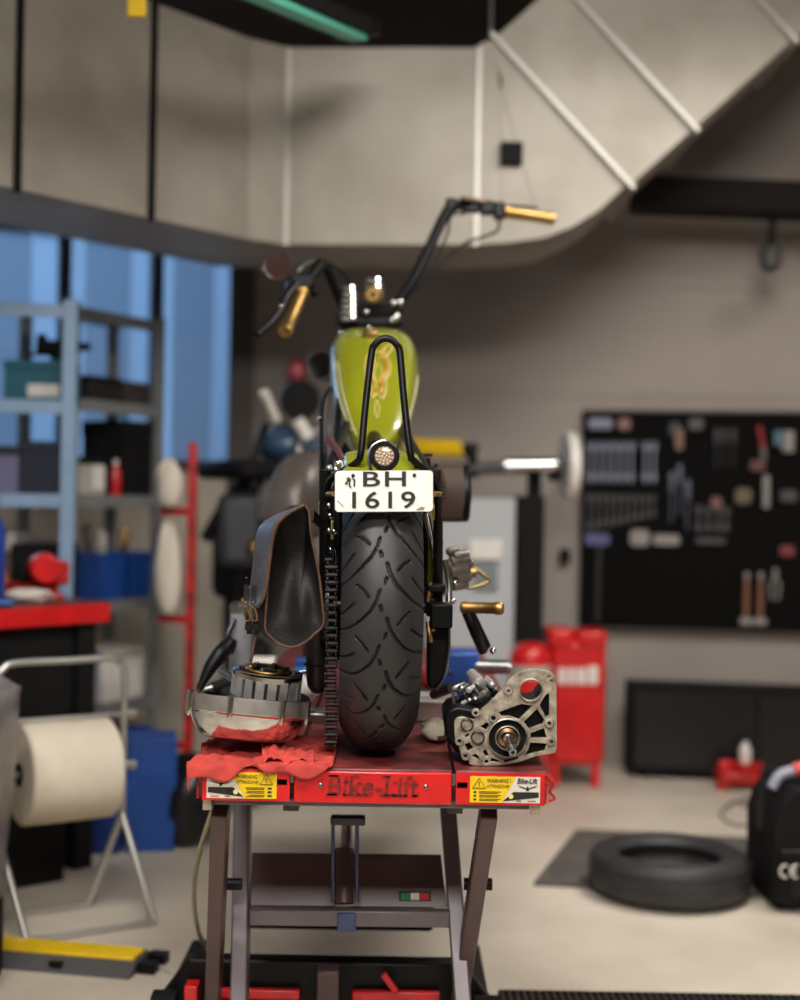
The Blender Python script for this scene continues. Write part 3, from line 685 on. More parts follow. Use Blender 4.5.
build(MB().bar(P(365, 488, 2.635), P(403, 488, 2.635), .03, .02), 'plate_bracket', m_black, bike)
# fender
fm = MB()
def fend(u, v):
    a = math.radians(-44 + 104 * u); s = -.088 + .176 * v; e = abs(v - .5) * 2
    r = .322 - .012 * e * e - .03 * max(0, e - .85) / .15
    return B(s, math.sin(a) * r, ZA + math.cos(a) * r)
fm.grid(fend, 40, 20)
build(fm, 'rear_fender', m_green, bike, solid=.003)
# frame, struts and swingarm
def tub(pts, r, nm, m=m_black, n=5): return build(MB().tube(spline(pts, n), r, 10), nm, m, bike)
for s in (-1, 1):
    tub([B(.115 * s, 0, ZA), B(.112 * s, .25, ZA + .02), B(.10 * s, .55, ZA + .03)], .018, 'swingarm')
    tub([B(.105 * s, .06, ZA + .04), B(.105 * s, .16, ZA + .26), B(.09 * s, .42, ZA + .34), B(.05 * s, .8, ZA + .45)], .012, 'frame_rail')
    tub([B(.06 * s, .62, ZA + .30), B(.09 * s, .60, ZA), B(.09 * s, .62, ZA - .14), B(.09 * s, 1.1, ZA - .15), B(.04 * s, 1.25, ZA + .5)], .014, 'frame_cradle')
tub([B(0, .45, ZA + .34), B(0, .9, ZA + .46), STM + V((0, .02, -.08))], .02, 'backbone_tube')
tub([P(331, 390, 3.55), P(326, 398, 3.5), P(323.5, 412, 3.46), P(323, 440, 3.4), P(323, 474, 3.3)], .010, 'side_tube')
tub([P(340, 400, 3.6), P(337, 430, 3.5), P(336, 470, 3.3)], .009, 'side_tube')
build(MB().sphere(P(319, 418, 3.42), .006, 8), 'side_bolt', m_chrome, bike)
hr = build(MB().lathe([(.016, -.05), (.035, -.04), (.044, -.01), (.045, .03), (.040, .035), (.03, .03), (.001, .03)], P(325, 366, 4.0), (-.35, -1, 0), 28), 'horn', m_black, bike)
build(MB().torus(P(325, 366, 4.0) + V((-.35, -1, 0)).normalized() * .033, (-.35, -1, 0), .041, .004, 28, 6), 'horn_ring', m_steel, hr)
# green side slivers and polished studs at the left strut
build(MB().bar(P(322, 500, 2.83), P(321, 527, 2.83), .012, .02), 'green_bracket', m_green, bike, bev=.003)
build(MB().bar(P(431.5, 505, 2.88), P(431, 590, 2.94), .014, .03), 'green_bracket', m_green, bike, bev=.003)
build(MB().bar(P(334, 520, 2.93), P(334, 548, 2.93), .014, .02), 'green_bracket', m_green, bike, bev=.003)
build(MB().cyl(P(325, 470, 2.80), P(325, 640, 2.84), .012, n=12), 'left_strut', m_black, bike)
build(MB().cyl(P(338, 500, 2.88), P(337, 660, 2.86), .010, n=12), 'chain_guard', m_black, bike)
for px, py, r in ((329, 506, .007), (330, 516, .006), (329, 531, .006), (334, 532, .006), (331, 550, .006), (329, 469, .008), (336, 470, .007), (338, 464, .008), (344, 462, .008)):
    build(MB().sphere(P(px, py, 2.8), r, 10, (1, 1, 1.2)), 'chrome_bolt', m_chrome if px != 329 else m_steel, bike)
build(MB().tube(spline([P(331, 540, 2.76), P(334, 556, 2.75), P(332, 572, 2.75), P(329, 560, 2.76)], 5), .004, 8), 'chain_shackle', m_chrome, bike)
# chain on the sprocket, then hanging down to the deck
spk = build(MB().lathe([(.06, -.003), (.115, -.003), (.115, .003), (.06, .003)], B(-.105, 0, ZA), rgt, 48), 'rear_sprocket', m_darksteel, bike)
cm = MB()
pt = [B(-.105, .12 * math.sin(a), ZA + .12 * math.cos(a)) for a in [math.radians(q) for q in range(40, -100, -8)]]
last = P(331, 585, 2.74)
pth = [P(331, 560, 2.76)] + [P(331 + .6 * math.sin(k * .7), 560 + k * 7.6, 2.745 + .0004 * k) for k in range(1, 26)]
for k in range(len(pth) - 1):
    a, b = pth[k], pth[k + 1]; dr = (b - a)
    wv = .0105 if k % 2 else .008
    for s in (-1, 1):
        c = a + rgt * (wv * s) + dr * .5
        ax, u, w = frame(dr, (1, 0, 0))
        pts = [c + dr * .5 * (.62 * math.cos(q) * (1 if abs(math.cos(q)) > .3 else .9)) * 1.35 + w * .0085 * math.sin(q) for q in [2 * PI * i / 12 for i in range(12)]]
        cm.prism(pts, rgt * .0016)
    cm.cyl(a - rgt * .012, a + rgt * .012, .0055, n=8)
build(cm, 'drive_chain', mat('oiled_black_chain', (24, 23, 22), .48, .6), bike, label='black roller chain hanging beside the rear tyre')
# right hand side: struts, caliper, pegs, air filter, engine bits
tub([P(427, 512, 2.86), P(434, 545, 2.88), P(440, 575, 2.9), P(443, 596, 2.9)], .0095, 'chrome_strut', m_chrome)
tub([P(445, 560, 2.92), P(449, 585, 2.92), P(447, 630, 2.9), P(441, 680, 2.88)], .007, 'brake_pipe', m_steel)
build(MB().cyl(P(438, 520, 2.84), P(438, 640, 2.86), .010, n=12), 'right_strut', m_black, bike)
cal = MB().box(P(441, 615, 2.80), (.045, .06, .05)).box(P(436, 588, 2.82), (.038, .05, .018)).box(P(431, 606, 2.84), (.02, .06, .04))
build(cal, 'brake_caliper', m_black, bike, bev=.005)
build(MB().prism([P(428, 625, 2.82), P(449, 628, 2.82), P(448, 655, 2.82), P(443, 680, 2.82), P(434, 690, 2.82), P(427, 685, 2.82)], (0, .12, 0)), 'axle_plate', m_black, bike, bev=.006)
build(MB().tube(spline([P(449, 626, 2.81), P(449, 650, 2.81), P(445, 675, 2.81), P(437, 690, 2.81)], 5), .003, 8), 'axle_plate_edge', m_steel, bike)
tub([P(430.5, 582, 2.80), P(429, 592, 2.80), P(428, 602, 2.80)], .0045, 'brass_pin', m_brass)
tub([P(428, 622, 2.79), P(429, 632, 2.78), P(431, 642, 2.78)], .0052, 'brass_pin', m_brass)
build(MB().cyl(P(432, 629, 2.79), P(435, 629, 2.79), .006, n=10), 'brass_nut', m_brass, bike)
for px, py, r in ((455, 583, .006), (441, 543, .005), (453, 601, .007)): build(MB().sphere(P(px, py, 2.95), r, 10), 'chrome_bolt', m_chrome, bike)
a, b = P(461, 607.5, 3.05), P(503, 608.5, 3.02); L = (b - a).length
build(MB().lathe([(.010, 0), (.014, .004), (.014, .012), (.0125, .016), (.0125, L - .02), (.0145, L - .016), (.0145, L - .006), (.012, L), (.001, L)], a, b - a, 20), 'foot_peg', m_brass, bike)
tub([P(467, 612, 3.05), P(475, 632, 3.05), P(483, 650, 3.1)], .012, 'peg_arm')
build(MB().bar(P(468, 612, 3.06), P(486, 650, 3.1), .03, .014), 'peg_bracket', m_black, bike, bev=.004)
build(MB().sphere(P(493, 651, 3.1), .008, 10), 'chrome_bolt', m_chrome, bike)
a, b = P(460, 572, 3.3), P(476, 572, 3.3)
build(MB().cyl(a, b, .013, n=16), 'lever_peg', m_brass, bike)
tub([P(466, 562, 3.3), P(487, 578, 3.3), P(486, 583, 3.3), P(468, 588, 3.3), P(462, 580, 3.3)], .005, 'linkage', mat('dull_brass', (150, 136, 92), .4, .9), n=3)
eng = MB()
for px, py, r, l in ((448, 552, .010, .02), (454, 557, .013, .03), (451, 563, .017, .04), (458, 566, .012, .03), (450, 572, .02, .04), (456, 578, .014, .03), (446, 567, .016, .03), (453, 586, .012, .03)):
    eng.lathe([(r * .5, -.004), (r, 0), (r, l), (r * .8, l + .006)], P(px, py, 3.2), (1, .3, .15), 12)
build(eng, 'engine_fittings', mat('silver_bronze', (120, 112, 106), .45, .8, var=.2, vscale=50), bike)
# engine block with finned cylinders
build(MB().box(B(0, .78, ZA - .03), (.22, .40, .26), TH), 'crankcase', m_blackmat, bike, bev=.03)
for tt, ln in ((.70, -.35), (.90, .35)):
    c = MB()
    for k in range(9): c.lathe([(.068, 0), (.068, .006)], B(0, tt + ln * .02 * k, ZA + .10 + .021 * k), fwd * ln + V((0, 0, 1)), 20)
    c.lathe([(.052, -.02), (.052, .20)], B(0, tt, ZA + .10), fwd * ln + V((0, 0, 1)), 20)
    build(c, 'cylinder', m_darksteel, bike)
fa = P(437, 493, 3.42); fb = P(462, 493, 3.44)
af = build(MB().cyl(fa, fb, .069, n=48), 'air_filter', mat('brown_filter_pleats', (66, 52, 44), .7, var=.15), bike)
for k in range(48):
    a = 2 * PI * k / 48; rv = V((0, math.cos(a), math.sin(a))) * .0695
    build(MB().bar(fa + rv, fb + rv, .005, .004), 'pleat', mat('brown_filter_rib', (84, 66, 56), .7), af)
build(MB().lathe([(.05, -.002), (.071, 0), (.072, .012), (.066, .018), (.001, .02)], fb, (1, .02, 0), 36), 'filter_cover', m_black, af)
build(MB().lathe([(.05, 0), (.074, 0), (.074, .008), (.05, .012)], fa - V((.008, 0, 0)), (1, 0, 0), 36), 'filter_back_plate', m_black, af)
build(MB().cyl(P(428, 472, 3.3), P(427, 458, 3.3), .008, n=10), 'choke_post', m_black, bike)
build(MB().box(P(428, 455, 3.3), (.022, .02, .008)), 'choke_knob', m_black, bike, bev=.002)
build(MB().box(P(428, 478, 3.3), (.06, .08, .05)), 'carburettor', m_black, bike, bev=.008)
build(MB().sphere(P(417, 452, 3.3), .009, 10), 'chrome_bolt', m_chrome, bike)
tub([P(329, 440, 3.2), P(342, 462, 3.1), P(330, 500, 3.0)], .008, 'red_brown_hose', mat('oxblood_rubber', (74, 34, 38), .5))
# hanging exhaust end at the left of the chain
build(MB().lathe([(.001, -.012), (.012, -.008), (.02, .004), (.023, .03), (.023, .14)], P(317, 688, 2.86), (-.02, .03, 1), 20), 'exhaust_end', mat('dark_brown_steel', (52, 42, 42), .4, .4), bike)
build(MB().torus(P(316, 664, 2.86), (0, 0, 1), .0235, .0016, 20, 6), 'exhaust_clamp', m_blackmat, bike)

# ------------------------------------------------------------------ saddlebag (hangs at the left of the rear wheel)
def SBp(x, y, d=2.64): return P(235 + x / 5.88, 490 + y / 5.88, d)
bag = thing('saddlebag', 'dark leather saddlebag with raw brown edges hanging left of the rear tyre', 'saddlebag', SBp(300, 940, 2.75))
out = [(408, 95), (432, 120), (440, 175), (447, 260), (475, 400), (500, 540), (516, 690), (522, 780), (505, 815), (470, 845), (420, 890), (340, 925), (260, 905), (205, 860), (180, 825), (178, 760), (190, 600), (200, 420), (222, 300), (255, 205), (320, 140), (380, 100)]
ring0 = spline([SBp(x, y) for x, y in out], 3, True)
dvec = V((-.045, .20, -.005))
cen = sum(ring0, V()) / len(ring0)
def shrink(r, k, dv): return [cen + (p - cen) * k + dv for p in r]
bodym = MB(); bodym.loft([ring0, shrink(ring0, 1.02, dvec * .35), shrink(ring0, 1.02, dvec * .75), shrink(ring0, .93, dvec)], False)
bodym.loft([shrink(ring0, .93, dvec), shrink(ring0, .5, dvec * 1.06)], True)
build(bodym, 'bag_body', m_leather, bag, sharp=60)
gm = MB(); rings = []
c2 = SBp(370, 640); 
for k in range(11):
    r = 1 - k / 10 * .985; rg = []
    for p in ring0:
        q = c2 + (p - c2) * r; hgt = (q.z - SBp(300, 850).z) / .22
        dent = .07 * (1 - r ** 2.2) * max(.15, min(1, hgt * 1.1 + .05))
        bul = -.022 * math.exp(-(((q.x - SBp(400, 0).x) / .022) ** 2 + ((q.z - SBp(0, 640).z) / .055) ** 2)) * (1 - r ** 3)
        rg.append(q + V((0, .004 + dent + bul, 0)))
    rings.append(rg)
gm.loft(rings, False); gm.add(rings[-1], [tuple(range(len(ring0)))])
build(gm, 'gusset', m_leather, bag, sharp=70)
build(MB().tube(ring0, .0024, 8, True), 'edge_binding', m_edge, bag)
# the flap lies over the top and the outer side
flp = [(410, 88), (330, 128), (262, 182), (232, 240), (214, 340), (200, 450), (186, 560), (165, 640), (130, 692)]
fl0 = spline([SBp(x, y, 2.632) for x, y in flp], 4)
fm = MB()
def flapf(u, v):
    i = u * (len(fl0) - 1); k = min(int(i), len(fl0) - 2); p = fl0[k].lerp(fl0[k + 1], i - k)
    bow = .012 * math.sin(PI * v) * math.sin(PI * min(1, u * 1.2)) 
    return p + V((-.050, .19, -.012)) * v + V((-bow, -bow * .4, bow * .5)) + V((0, 0, -.03)) * v * v * max(0, .5 - u)
fm.grid(flapf, 40, 14)
build(fm, 'flap', mat('slate_leather', (66, 68, 74), .42, var=.2, vscale=12, bump=.1, bscale=140), bag, solid=.004)
build(MB().tube([p + V((0, -.001, 0)) for p in fl0], .0034, 8), 'flap_edge', m_edge, bag)
build(MB().tube([flapf(1, k / 10) for k in range(11)], .003, 8), 'flap_edge', m_edge, bag)
for x0 in (0, -42):
    st = [SBp(112 + x0, 560, 2.625), SBp(108 + x0, 650, 2.622), SBp(100 + x0, 700, 2.615), SBp(118 + x0, 760, 2.61), SBp(128 + x0, 850, 2.62)]
    if x0: st = [p + V((-.002, .02, 0)) for p in st]
    sp_ = spline(st, 5)
    sm_ = MB()
    for a, b in zip(sp_[:-1], sp_[1:]): sm_.bar(a, b + (b - a) * .15, .011, .003, (1, 0, 0))
    so = build(sm_, 'strap', m_leather, bag)
    build(MB().tube(spline([SBp(92 + x0, 690, 2.606), SBp(118 + x0, 700, 2.606), SBp(130 + x0, 760, 2.606), SBp(105 + x0, 765, 2.606)], 4, True), .0016, 6, True), 'buckle', m_brass, so)
    build(MB().box(SBp(118 + x0, 805, 2.608), (.011, .006, .012), .2), 'strap_keeper', m_blackmat, so)
    build(MB().sphere(SBp(105 + x0, 655, 2.612), .0022, 8), 'strap_rivet', m_chrome, so)
for x, y in ((95, 572), (148, 462), (72, 515)): build(MB().sphere(SBp(x, y, 2.62) + V((-.002, 0, 0)), .0017, 8), 'flap_rivet', m_chrome, bag)
build(MB().tube(spline([SBp(118, 860, 2.62), SBp(105, 940, 2.615), SBp(90, 1010, 2.62)], 4), .003, 6), 'strap_tail', m_edge, bag)
build(MB().bar(SBp(455, 150, 2.70), SBp(530, 215, 2.78), .02, .006), 'mount_tab', m_leather, bag)

# ------------------------------------------------------------------ things lying on the lift deck
# red rag
rg = MB()
def ragf(u, v):
    X = -.405 + .285 * u; hang = .016 + .012 * math.sin(u * 9) + .006 * math.sin(u * 23 + 1) - (.02 if u > .72 else 0) * (u - .72) / .28
    L = .34; s = v * L; f0 = hang
    z = TZ + .006 + .005 * noise(X * 30, s * 30, 1) + .0022 * noise(X * 50, s * 35, 3)
    if s < f0: y = TY - .008 + .004 * math.sin(u * 31) - .004 * (f0 - s) / .02; z = TZ + .003 - (f0 - s) + .002 * math.sin(u * 17)
    else: y = TY - .008 + (s - f0)
    z = max(z, TZ + .003) if s >= f0 else z
    if X < XL - .004:
        k = (XL - .004 - X); X = XL - .012 - .006 * math.sin(v * 11); z -= k * 1.3
    return V((X, y - .0 , z))
rg.grid(ragf, 70, 60)
rag_t = thing('shop_rag', 'crumpled red rag under the polished clutch cover', 'rag', (-.26, 2.8, TZ)); build(rg, 'cloth', m_rag, rag_t, solid=.0025, sharp=80)
rg2 = MB()
def ragg(u, v):
    x = 262 + 52 * u; d = 2.67 + .10 * v
    p = P(x, 755, d); p.z = TZ + .010 + .014 * math.sin(PI * v) * (1 - .6 * u) + .008 * noise(u * 7, v * 6, 2) * (1 - u * .6); return p
rg2.grid(ragg, 26, 18)
build(rg2, 'bunched_end', m_rag, rag_t, solid=.0025, sharp=80)
# primary cover (polished bowl) and clutch basket
pc = P(246, 741, 2.80); pc.z = TZ + .028
tilt = Matrix.Rotation(math.radians(4.5), 3, 'Y') @ Matrix.Rotation(math.radians(-7), 3, 'X')
cover = thing('clutch_cover', 'polished aluminium clutch cover lying open on the red rag', 'engine cover', pc)
def stad(hw, hl, n=48):
    o = []
    for i in range(n):
        a = 2 * PI * i / n; o.append((hw * sgnp(math.cos(a), .75), hl * sgnp(math.sin(a), .8)))
    return o
def cpt(x, y, z): return pc + tilt @ V((x, y, z))
rings = [[cpt(x, y, z) for x, y in stad(hw, hl)] for hw, hl, z in ((.06, .07, 0), (.080, .09, .001), (.090, .10, .005), (.099, .108, .013), (.107, .115, .025), (.113, .1205, .038), (.117, .1235, .050), (.1225, .13, .053), (.1225, .13, .085))]
rings += [[cpt(x, y, z) for x, y in stad(hw, hl)] for hw, hl, z in ((.116, .122, .086), (.112, .118, .055), (.08, .09, .012))]
build(MB().loft(rings, True), 'bowl', m_alu, cover, sharp=40, bev=.0012)
for x, y in ((-.108, -.095), (-.025, -.128), (.075, -.122), (.12, -.06), (-.1235, .0)):
    build(MB().lathe([(.003, .040), (.005, .046), (.0062, .060), (.0062, .0865), (.004, .0872)], cpt(x, y, 0), tilt @ V((0, 0, 1)), 14), 'screw_boss', m_alu, cover)
build(MB().loft([[cpt(x, y, z) for x, y in stad(hw, hl)] for hw, hl, z in ((.1232, .1307, .054), (.1232, .1307, .0845))], False), 'machined_rim_band', mat('brushed_rim', (150, 147, 142), .5, .8, var=.12, vscale=30), cover)
cbp = cpt(.030, -.01, .080); tl2 = Matrix.Rotation(math.radians(6), 3, 'Y') @ Matrix.Rotation(math.radians(4), 3, 'X')
cl = thing('clutch_basket', 'steel clutch basket with slotted rim sitting in the polished cover', 'clutch', cbp)
axc = tl2 @ V((0, 0, 1))
build(MB().lathe([(.05, .0), (.086, .0), (.088, .004), (.088, .012), (.07, .013)], cbp, axc, 60), 'ring_gear', m_darksteel, cl)
for k in range(60):
    a = 2 * PI * k / 60
    build(MB().box(cbp + tl2 @ V((.0885 * math.cos(a), .0885 * math.sin(a), .008)), (.004, .004, .008), R=tl2 @ Matrix.Rotation(a, 3, 'Z')), 'gear_tooth', m_darksteel, cl)
build(MB().lathe([(.062, .012), (.0655, .013), (.0655, .056), (.06, .058)], cbp, axc, 48), 'plate_stack', mat('friction_stack', (60, 58, 56), .5, .7), cl)
build(MB().lathe([(.0655, .049), (.0705, .049), (.0705, .060), (.067, .062), (.05, .062), (.05, .055)], cbp, axc, 60, caps=False), 'rim_band', m_alu, cl)
for k in range(18):
    a = 2 * PI * k / 18 + .08
    build(MB().box(cbp + tl2 @ V((.068 * math.cos(a), .068 * math.sin(a), .032)), (.005, .0175, .040), R=tl2 @ Matrix.Rotation(a, 3, 'Z')), 'finger', mat('ground_steel', (200, 200, 198), .38, .75, var=.08, vscale=50), cl)
build(MB().lathe([(.049, .055), (.049, .062), (.03, .063), (.03, .056)], cbp, axc, 40, caps=False), 'pressure_plate', m_black, cl)
build(MB().torus(cbp + axc * .064, axc, .043, .0035, 40, 8), 'diaphragm_ring', m_brass, cl)
for k in range(6):
    a = PI / 3 * k + .3
    build(MB().lathe([(.006, 0), (.006, .007), (.004, .009)], cbp + tl2 @ V((.036 * math.cos(a), .036 * math.sin(a), .062)), axc, 8), 'spring_bolt', m_brass if k % 2 else m_steel, cl)
build(MB().lathe([(.018, .05), (.018, .064), (.01, .067), (.001, .067)], cbp, axc, 20), 'hub_nut', m_steel, cl)
# gearbox half with pocketed flange
GS = 2.70 / F / 6.667; GD = 2.70
def GP(x, y, d=GD): return P(440 + x / 6.667, 660 + y / 6.667, d)
gb = thing('gearbox_casing', 'black and bare aluminium gearbox casing with splined shaft at the right deck edge', 'gearbox', GP(420, 712, 2.78))
outer = [(278, 335), (330, 290), (420, 195), (468, 130), (530, 85), (600, 66), (690, 72), (750, 95), (772, 140), (776, 400), (775, 590), (745, 620), (640, 640), (520, 680), (400, 700), (215, 700), (192, 665), (150, 655), (140, 620), (122, 560), (104, 540), (98, 430), (112, 395), (150, 384), (215, 402), (250, 380)]
O = [(p.x, p.y) for p in spline([V((x, -y, 0)) for x, y in outer], 3, True)]
def hl(pts): return [(x, -y) for x, y in pts]
holes = [[(x, -y) for x, y in circ(605, 198, 76)], [(x, -y) for x, y in circ(450, 520, 132, 40)],
         hl([(385, 348), (545, 290), (622, 304), (530, 402), (460, 378), (410, 378)]), hl([(662, 300), (690, 250), (712, 222), (732, 222), (732, 372), (706, 388)]),
         hl([(648, 322), (700, 402), (690, 428), (592, 462), (556, 412)]), hl([(602, 486), (695, 452), (716, 522), (600, 524)]), hl([(600, 548), (716, 556), (700, 606), (560, 640), (588, 592)]),
         hl([(262, 445), (312, 412), (334, 432), (306, 470)]), hl([(160, 508), (190, 482), (198, 504), (176, 520)]), hl([(160, 560), (198, 548), (228, 588), (184, 612)]), hl([(240, 622), (258, 640), (270, 672), (205, 640)]),
         hl([(282, 610), (306, 592), (330, 640), (302, 646)]), hl([(344, 650), (396, 668), (396, 684), (330, 680)]), hl([(425, 664), (520, 640), (525, 662), (425, 688)])]
for x, y, r in ((725, 108, 13), (741, 138, 12), (452, 204, 14), (727, 421, 14), (740, 543, 14), (128, 540, 14), (170, 640, 14), (355, 385, 20), (310, 678, 15)):
    holes.append([(a, -b) for a, b in circ(x, y, r, 14)])
vs, fs = shape_geo(O, holes, 22, 3)
build(MB().add([GP(p.x, -p.y) + V((0, .008 - p.z * GS, 0)) for p in vs], fs), 'flange_face', m_castalu, gb, sharp=30)
body = [(25, 385), (60, 340), (120, 318), (300, 345), (378, 345), (545, 286), (622, 296), (672, 290), (694, 240), (738, 222), (748, 600), (640, 634), (400, 694), (215, 694), (100, 620), (40, 520)]
build(MB().prism([GP(x, y) + V((0, .02, 0)) for x, y in body], (0, .15, 0)), 'case_body', m_black, gb, bev=.006)
for x, y, r in ((452, 204, 30), (727, 421, 31), (740, 543, 30), (128, 540, 30), (170, 640, 30), (238, 350, 28), (355, 385, 32)):
    build(MB().lathe([(r * GS, .0), (r * GS, -.007), (r * GS * .85, -.009), (r * GS * .5, -.009), (r * GS * .5, .0)], GP(x, y) + V((0, .003, 0)), (0, 1, 0), 20, caps=False), 'bolt_boss', m_castalu, gb)
build(MB().lathe([(80 * GS, .002), (80 * GS, -.008), (74 * GS, -.010), (76 * GS, .01)], GP(605, 198), (0, 1, 0), 40, caps=False), 'bore_ring', m_castalu, gb)
build(MB().lathe([(136 * GS, .0), (136 * GS, -.007), (128 * GS, -.009), (124 * GS, .006), (84 * GS, .008), (84 * GS, -.004), (78 * GS, -.006), (70 * GS, .0), (66 * GS, .012)], GP(450, 520), (0, 1, 0), 48, caps=False), 'bearing_seat', m_castalu, gb)
build(MB().lathe([(126 * GS, .004), (86 * GS, .004)], GP(450, 520), (0, 1, 0), 48, caps=False), 'oil_seal', m_blackmat, gb)
build(MB().lathe([(66 * GS, .012), (62 * GS, -.004), (40 * GS, -.006), (36 * GS, .01)], GP(448, 515), (0, 1, 0), 36, caps=False), 'bearing_race', mat('bronze_bearing', (150, 118, 90), .3, 1.0), gb)
sa, sb_ = GP(447, 505, GD + .01), GP(486, 618, GD - .075)
build(MB().lathe([(38 * GS, 0), (38 * GS, .02), (30 * GS, .022), (30 * GS, .05), (26 * GS, .052), (26 * GS, (sb_ - sa).length), (12 * GS, (sb_ - sa).length), (11 * GS, (sb_ - sa).length - .012), (.0005, (sb_ - sa).length - .012)], sa, sb_ - sa, 24), 'main_shaft', m_steel, gb)
axs, us, ws = frame(sb_ - sa)
for k in range(14):
    a = 2 * PI * k / 14; rv = us * math.cos(a) + ws * math.sin(a)
    build(MB().bar(sa + axs * .024 + rv * 31 * GS, sa + axs * .062 + rv * 29 * GS, .0022, .0022), 'spline_tooth', m_steel, gb)
for x, y, r in ((180, 430, 44), (252, 515, 46)):
    build(MB().lathe([(r * GS, .0), (r * GS, -.006), (r * .85 * GS, -.007), (r * .8 * GS, .004), (r * .3 * GS, .005), (.0005, .004)], GP(x, y), (0, 1, 0), 24, caps=False), 'shaft_bearing', m_darksteel, gb)
sh = [((95, 190), 2.80, 18, .05), ((140, 195), 2.78, 26, .05), ((190, 200), 2.77, 22, .05), ((265, 165), 2.80, 50, .06), ((280, 150), 2.85, 40, .06), ((300, 245), 2.75, 48, .05), ((240, 270), 2.76, 28, .04), ((350, 170), 2.82, 26, .04), ((150, 290), 2.76, 16, .03), ((200, 275), 2.77, 24, .03), ((120, 260), 2.79, 18, .05)]
for (x, y), d, r, l in sh:
    c = GP(x, y, d); dr = V((.5, 1, .1)) if x < 200 else V((-.25, 1, .25))
    build(MB().lathe([(r * GS * .5, -.004), (r * GS, 0), (r * GS, l * .5), (r * GS * .8, l * .52), (r * GS * .8, l)], c, dr, 18), 'shift_fork_piece', mat('bright_silver', (200, 196, 192), .35, .6) if x % 20 else m_steel, gb)
build(MB().tube(spline([GP(90, 220, 2.78), GP(90, 280, 2.77), GP(120, 305, 2.77), GP(150, 300, 2.77)], 5), .003, 8), 'selector_hook', m_steel, gb)
build(MB().cyl(GP(160, 230, 2.86), GP(380, 200, 2.86), .014, n=16), 'selector_drum', m_darksteel, gb)
one(MB().tube([GP(-40, 230, 3.0), GP(80, 185, 2.92)], .011, 12), 'brown_rod', mat('brown_bar', (78, 62, 58), .45, .5), 'dull brown rod lying behind the gearbox casing', 'rod')
# clutter behind on the deck
bv = thing('wheel_clamp', 'blue clamp block with a grey steel spindle on the deck behind the gearbox', 'clamp', P(470, 690, 3.6))
zb = TZ
c = P(460, 668, 3.5)
build(MB().box((c.x, c.y, (c.z + .045 + TZ) / 2), (.09, .12, c.z + .045 - TZ)), 'block', m_blue, bv, bev=.008)
build(MB().cyl(P(470, 666, 3.46), P(509, 667, 3.44), .018, n=18), 'spindle', m_steel, bv)
build(MB().cyl(P(505, 667, 3.44), P(511, 667, 3.44), .013, n=14), 'spindle_tip', m_steel, bv)
for x, y in ((450, 671), (471, 672)): build(MB().sphere(P(x, y, 3.43), .007, 8), 'block_bolt', m_steel if x < 460 else m_blackmat, bv)
def blob(name, m, c, s, label, cat, seed=0, amp=.18, group=None, sharp=80):
    mb = MB(); rings = []
    for i in range(9):
        ph = -PI / 2 + PI * i / 8; rr_ = []
        for j in range(16):
            a = 2 * PI * j / 16; k = 1 + amp * noise(math.cos(a) * 2 + seed, math.sin(a) * 2 + ph * 1.5, seed) * math.cos(ph)
            q = max(math.cos(ph), .02) ** .7
            rr_.append(V(c) + V((s[0] * q * math.cos(a) * k, s[1] * q * math.sin(a) * k, s[2] * (math.sin(ph) * (1 if math.sin(ph) > 0 else .999) + 1) * (1 + amp * .5 * math.cos(3 * a + seed)))))
        rings.append(rr_)
    mb.loft(rings, True); return one(mb, name, m, label, cat, group, sharp=sharp)
def on_deck(x, d): p = P(x, 700, d); return V((p.x, d, TZ))
def boxthing(name, m, c, sz, label, cat, rz=0, bev=.004, lid=None, group=None, hollow=False, handle=None, sticker=None):
    """c = centre of the base. A real box: walls and lid or open top"""
    t = thing(name, label, cat, c, group); c = V(c); sx, sy, sz_ = sz; R = Matrix.Rotation(rz, 3, 'Z')
    def q(x, y, z): return c + R @ V((x, y, z))
    if hollow:
        w = .006; tp = 1.08
        rb = [q(x * sx / 2, y * sy / 2, 0) for x, y in ((-1, -1), (1, -1), (1, 1), (-1, 1))]
        rt = [q(x * sx / 2 * tp, y * sy / 2 * tp, sz_) for x, y in ((-1, -1), (1, -1), (1, 1), (-1, 1))]
        ri = [q(x * (sx / 2 * tp - w), y * (sy / 2 * tp - w), sz_) for x, y in ((-1, -1), (1, -1), (1, 1), (-1, 1))]
        rj = [q(x * (sx / 2 - w), y * (sy / 2 - w), w) for x, y in ((-1, -1), (1, -1), (1, 1), (-1, 1))]
        build(MB().loft([rb, rt, ri, rj], True), 'tub', m, t, bev=.003)
        build(MB().tube([q(x * sx / 2 * tp, y * sy / 2 * tp, sz_) for x, y in ((-1, -1), (1, -1), (1, 1), (-1, 1))], .006, 6, True), 'rim', m, t)
    else:
        hb_ = sz_ * (.8 if lid else 1)
        build(MB().box(q(0, 0, hb_ / 2), (sx, sy, hb_), R=R), 'body', m, t, bev=bev)
        if lid: build(MB().box(q(0, 0, hb_ + (sz_ - hb_) / 2), (sx * 1.03, sy * 1.03, sz_ - hb_), R=R), 'lid', lid, t, bev=bev)
    if handle: build(MB().tube(spline([q(-sx * .25, 0, sz_), q(-sx * .2, 0, sz_ + .03), q(sx * .2, 0, sz_ + .03), q(sx * .25, 0, sz_)], 4), .007, 8), 'handle', handle, t)
    if sticker:
        mm, x0, x1, z0, z1 = sticker
        build(MB().obox(q(sx * (x0 - .5), -sy / 2 - .003, sz_ * z0), R @ V((sx * (x1 - x0), 0, 0)), R @ V((0, .002, 0)), (0, 0, sz_ * (z1 - z0))), 'label_sheet', mm, t)
    return t
blob('white_cloth', mat('offwhite_cloth', (205, 196, 172), .9), on_deck(437, 3.0), (.035, .07, .02), 'off-white cloth bunched between tyre and gearbox', 'cloth', 2)
blob('red_cloth', m_rag, on_deck(452, 3.75), (.09, .08, .035), 'small red cloth behind the blue clamp block', 'rag', 5)
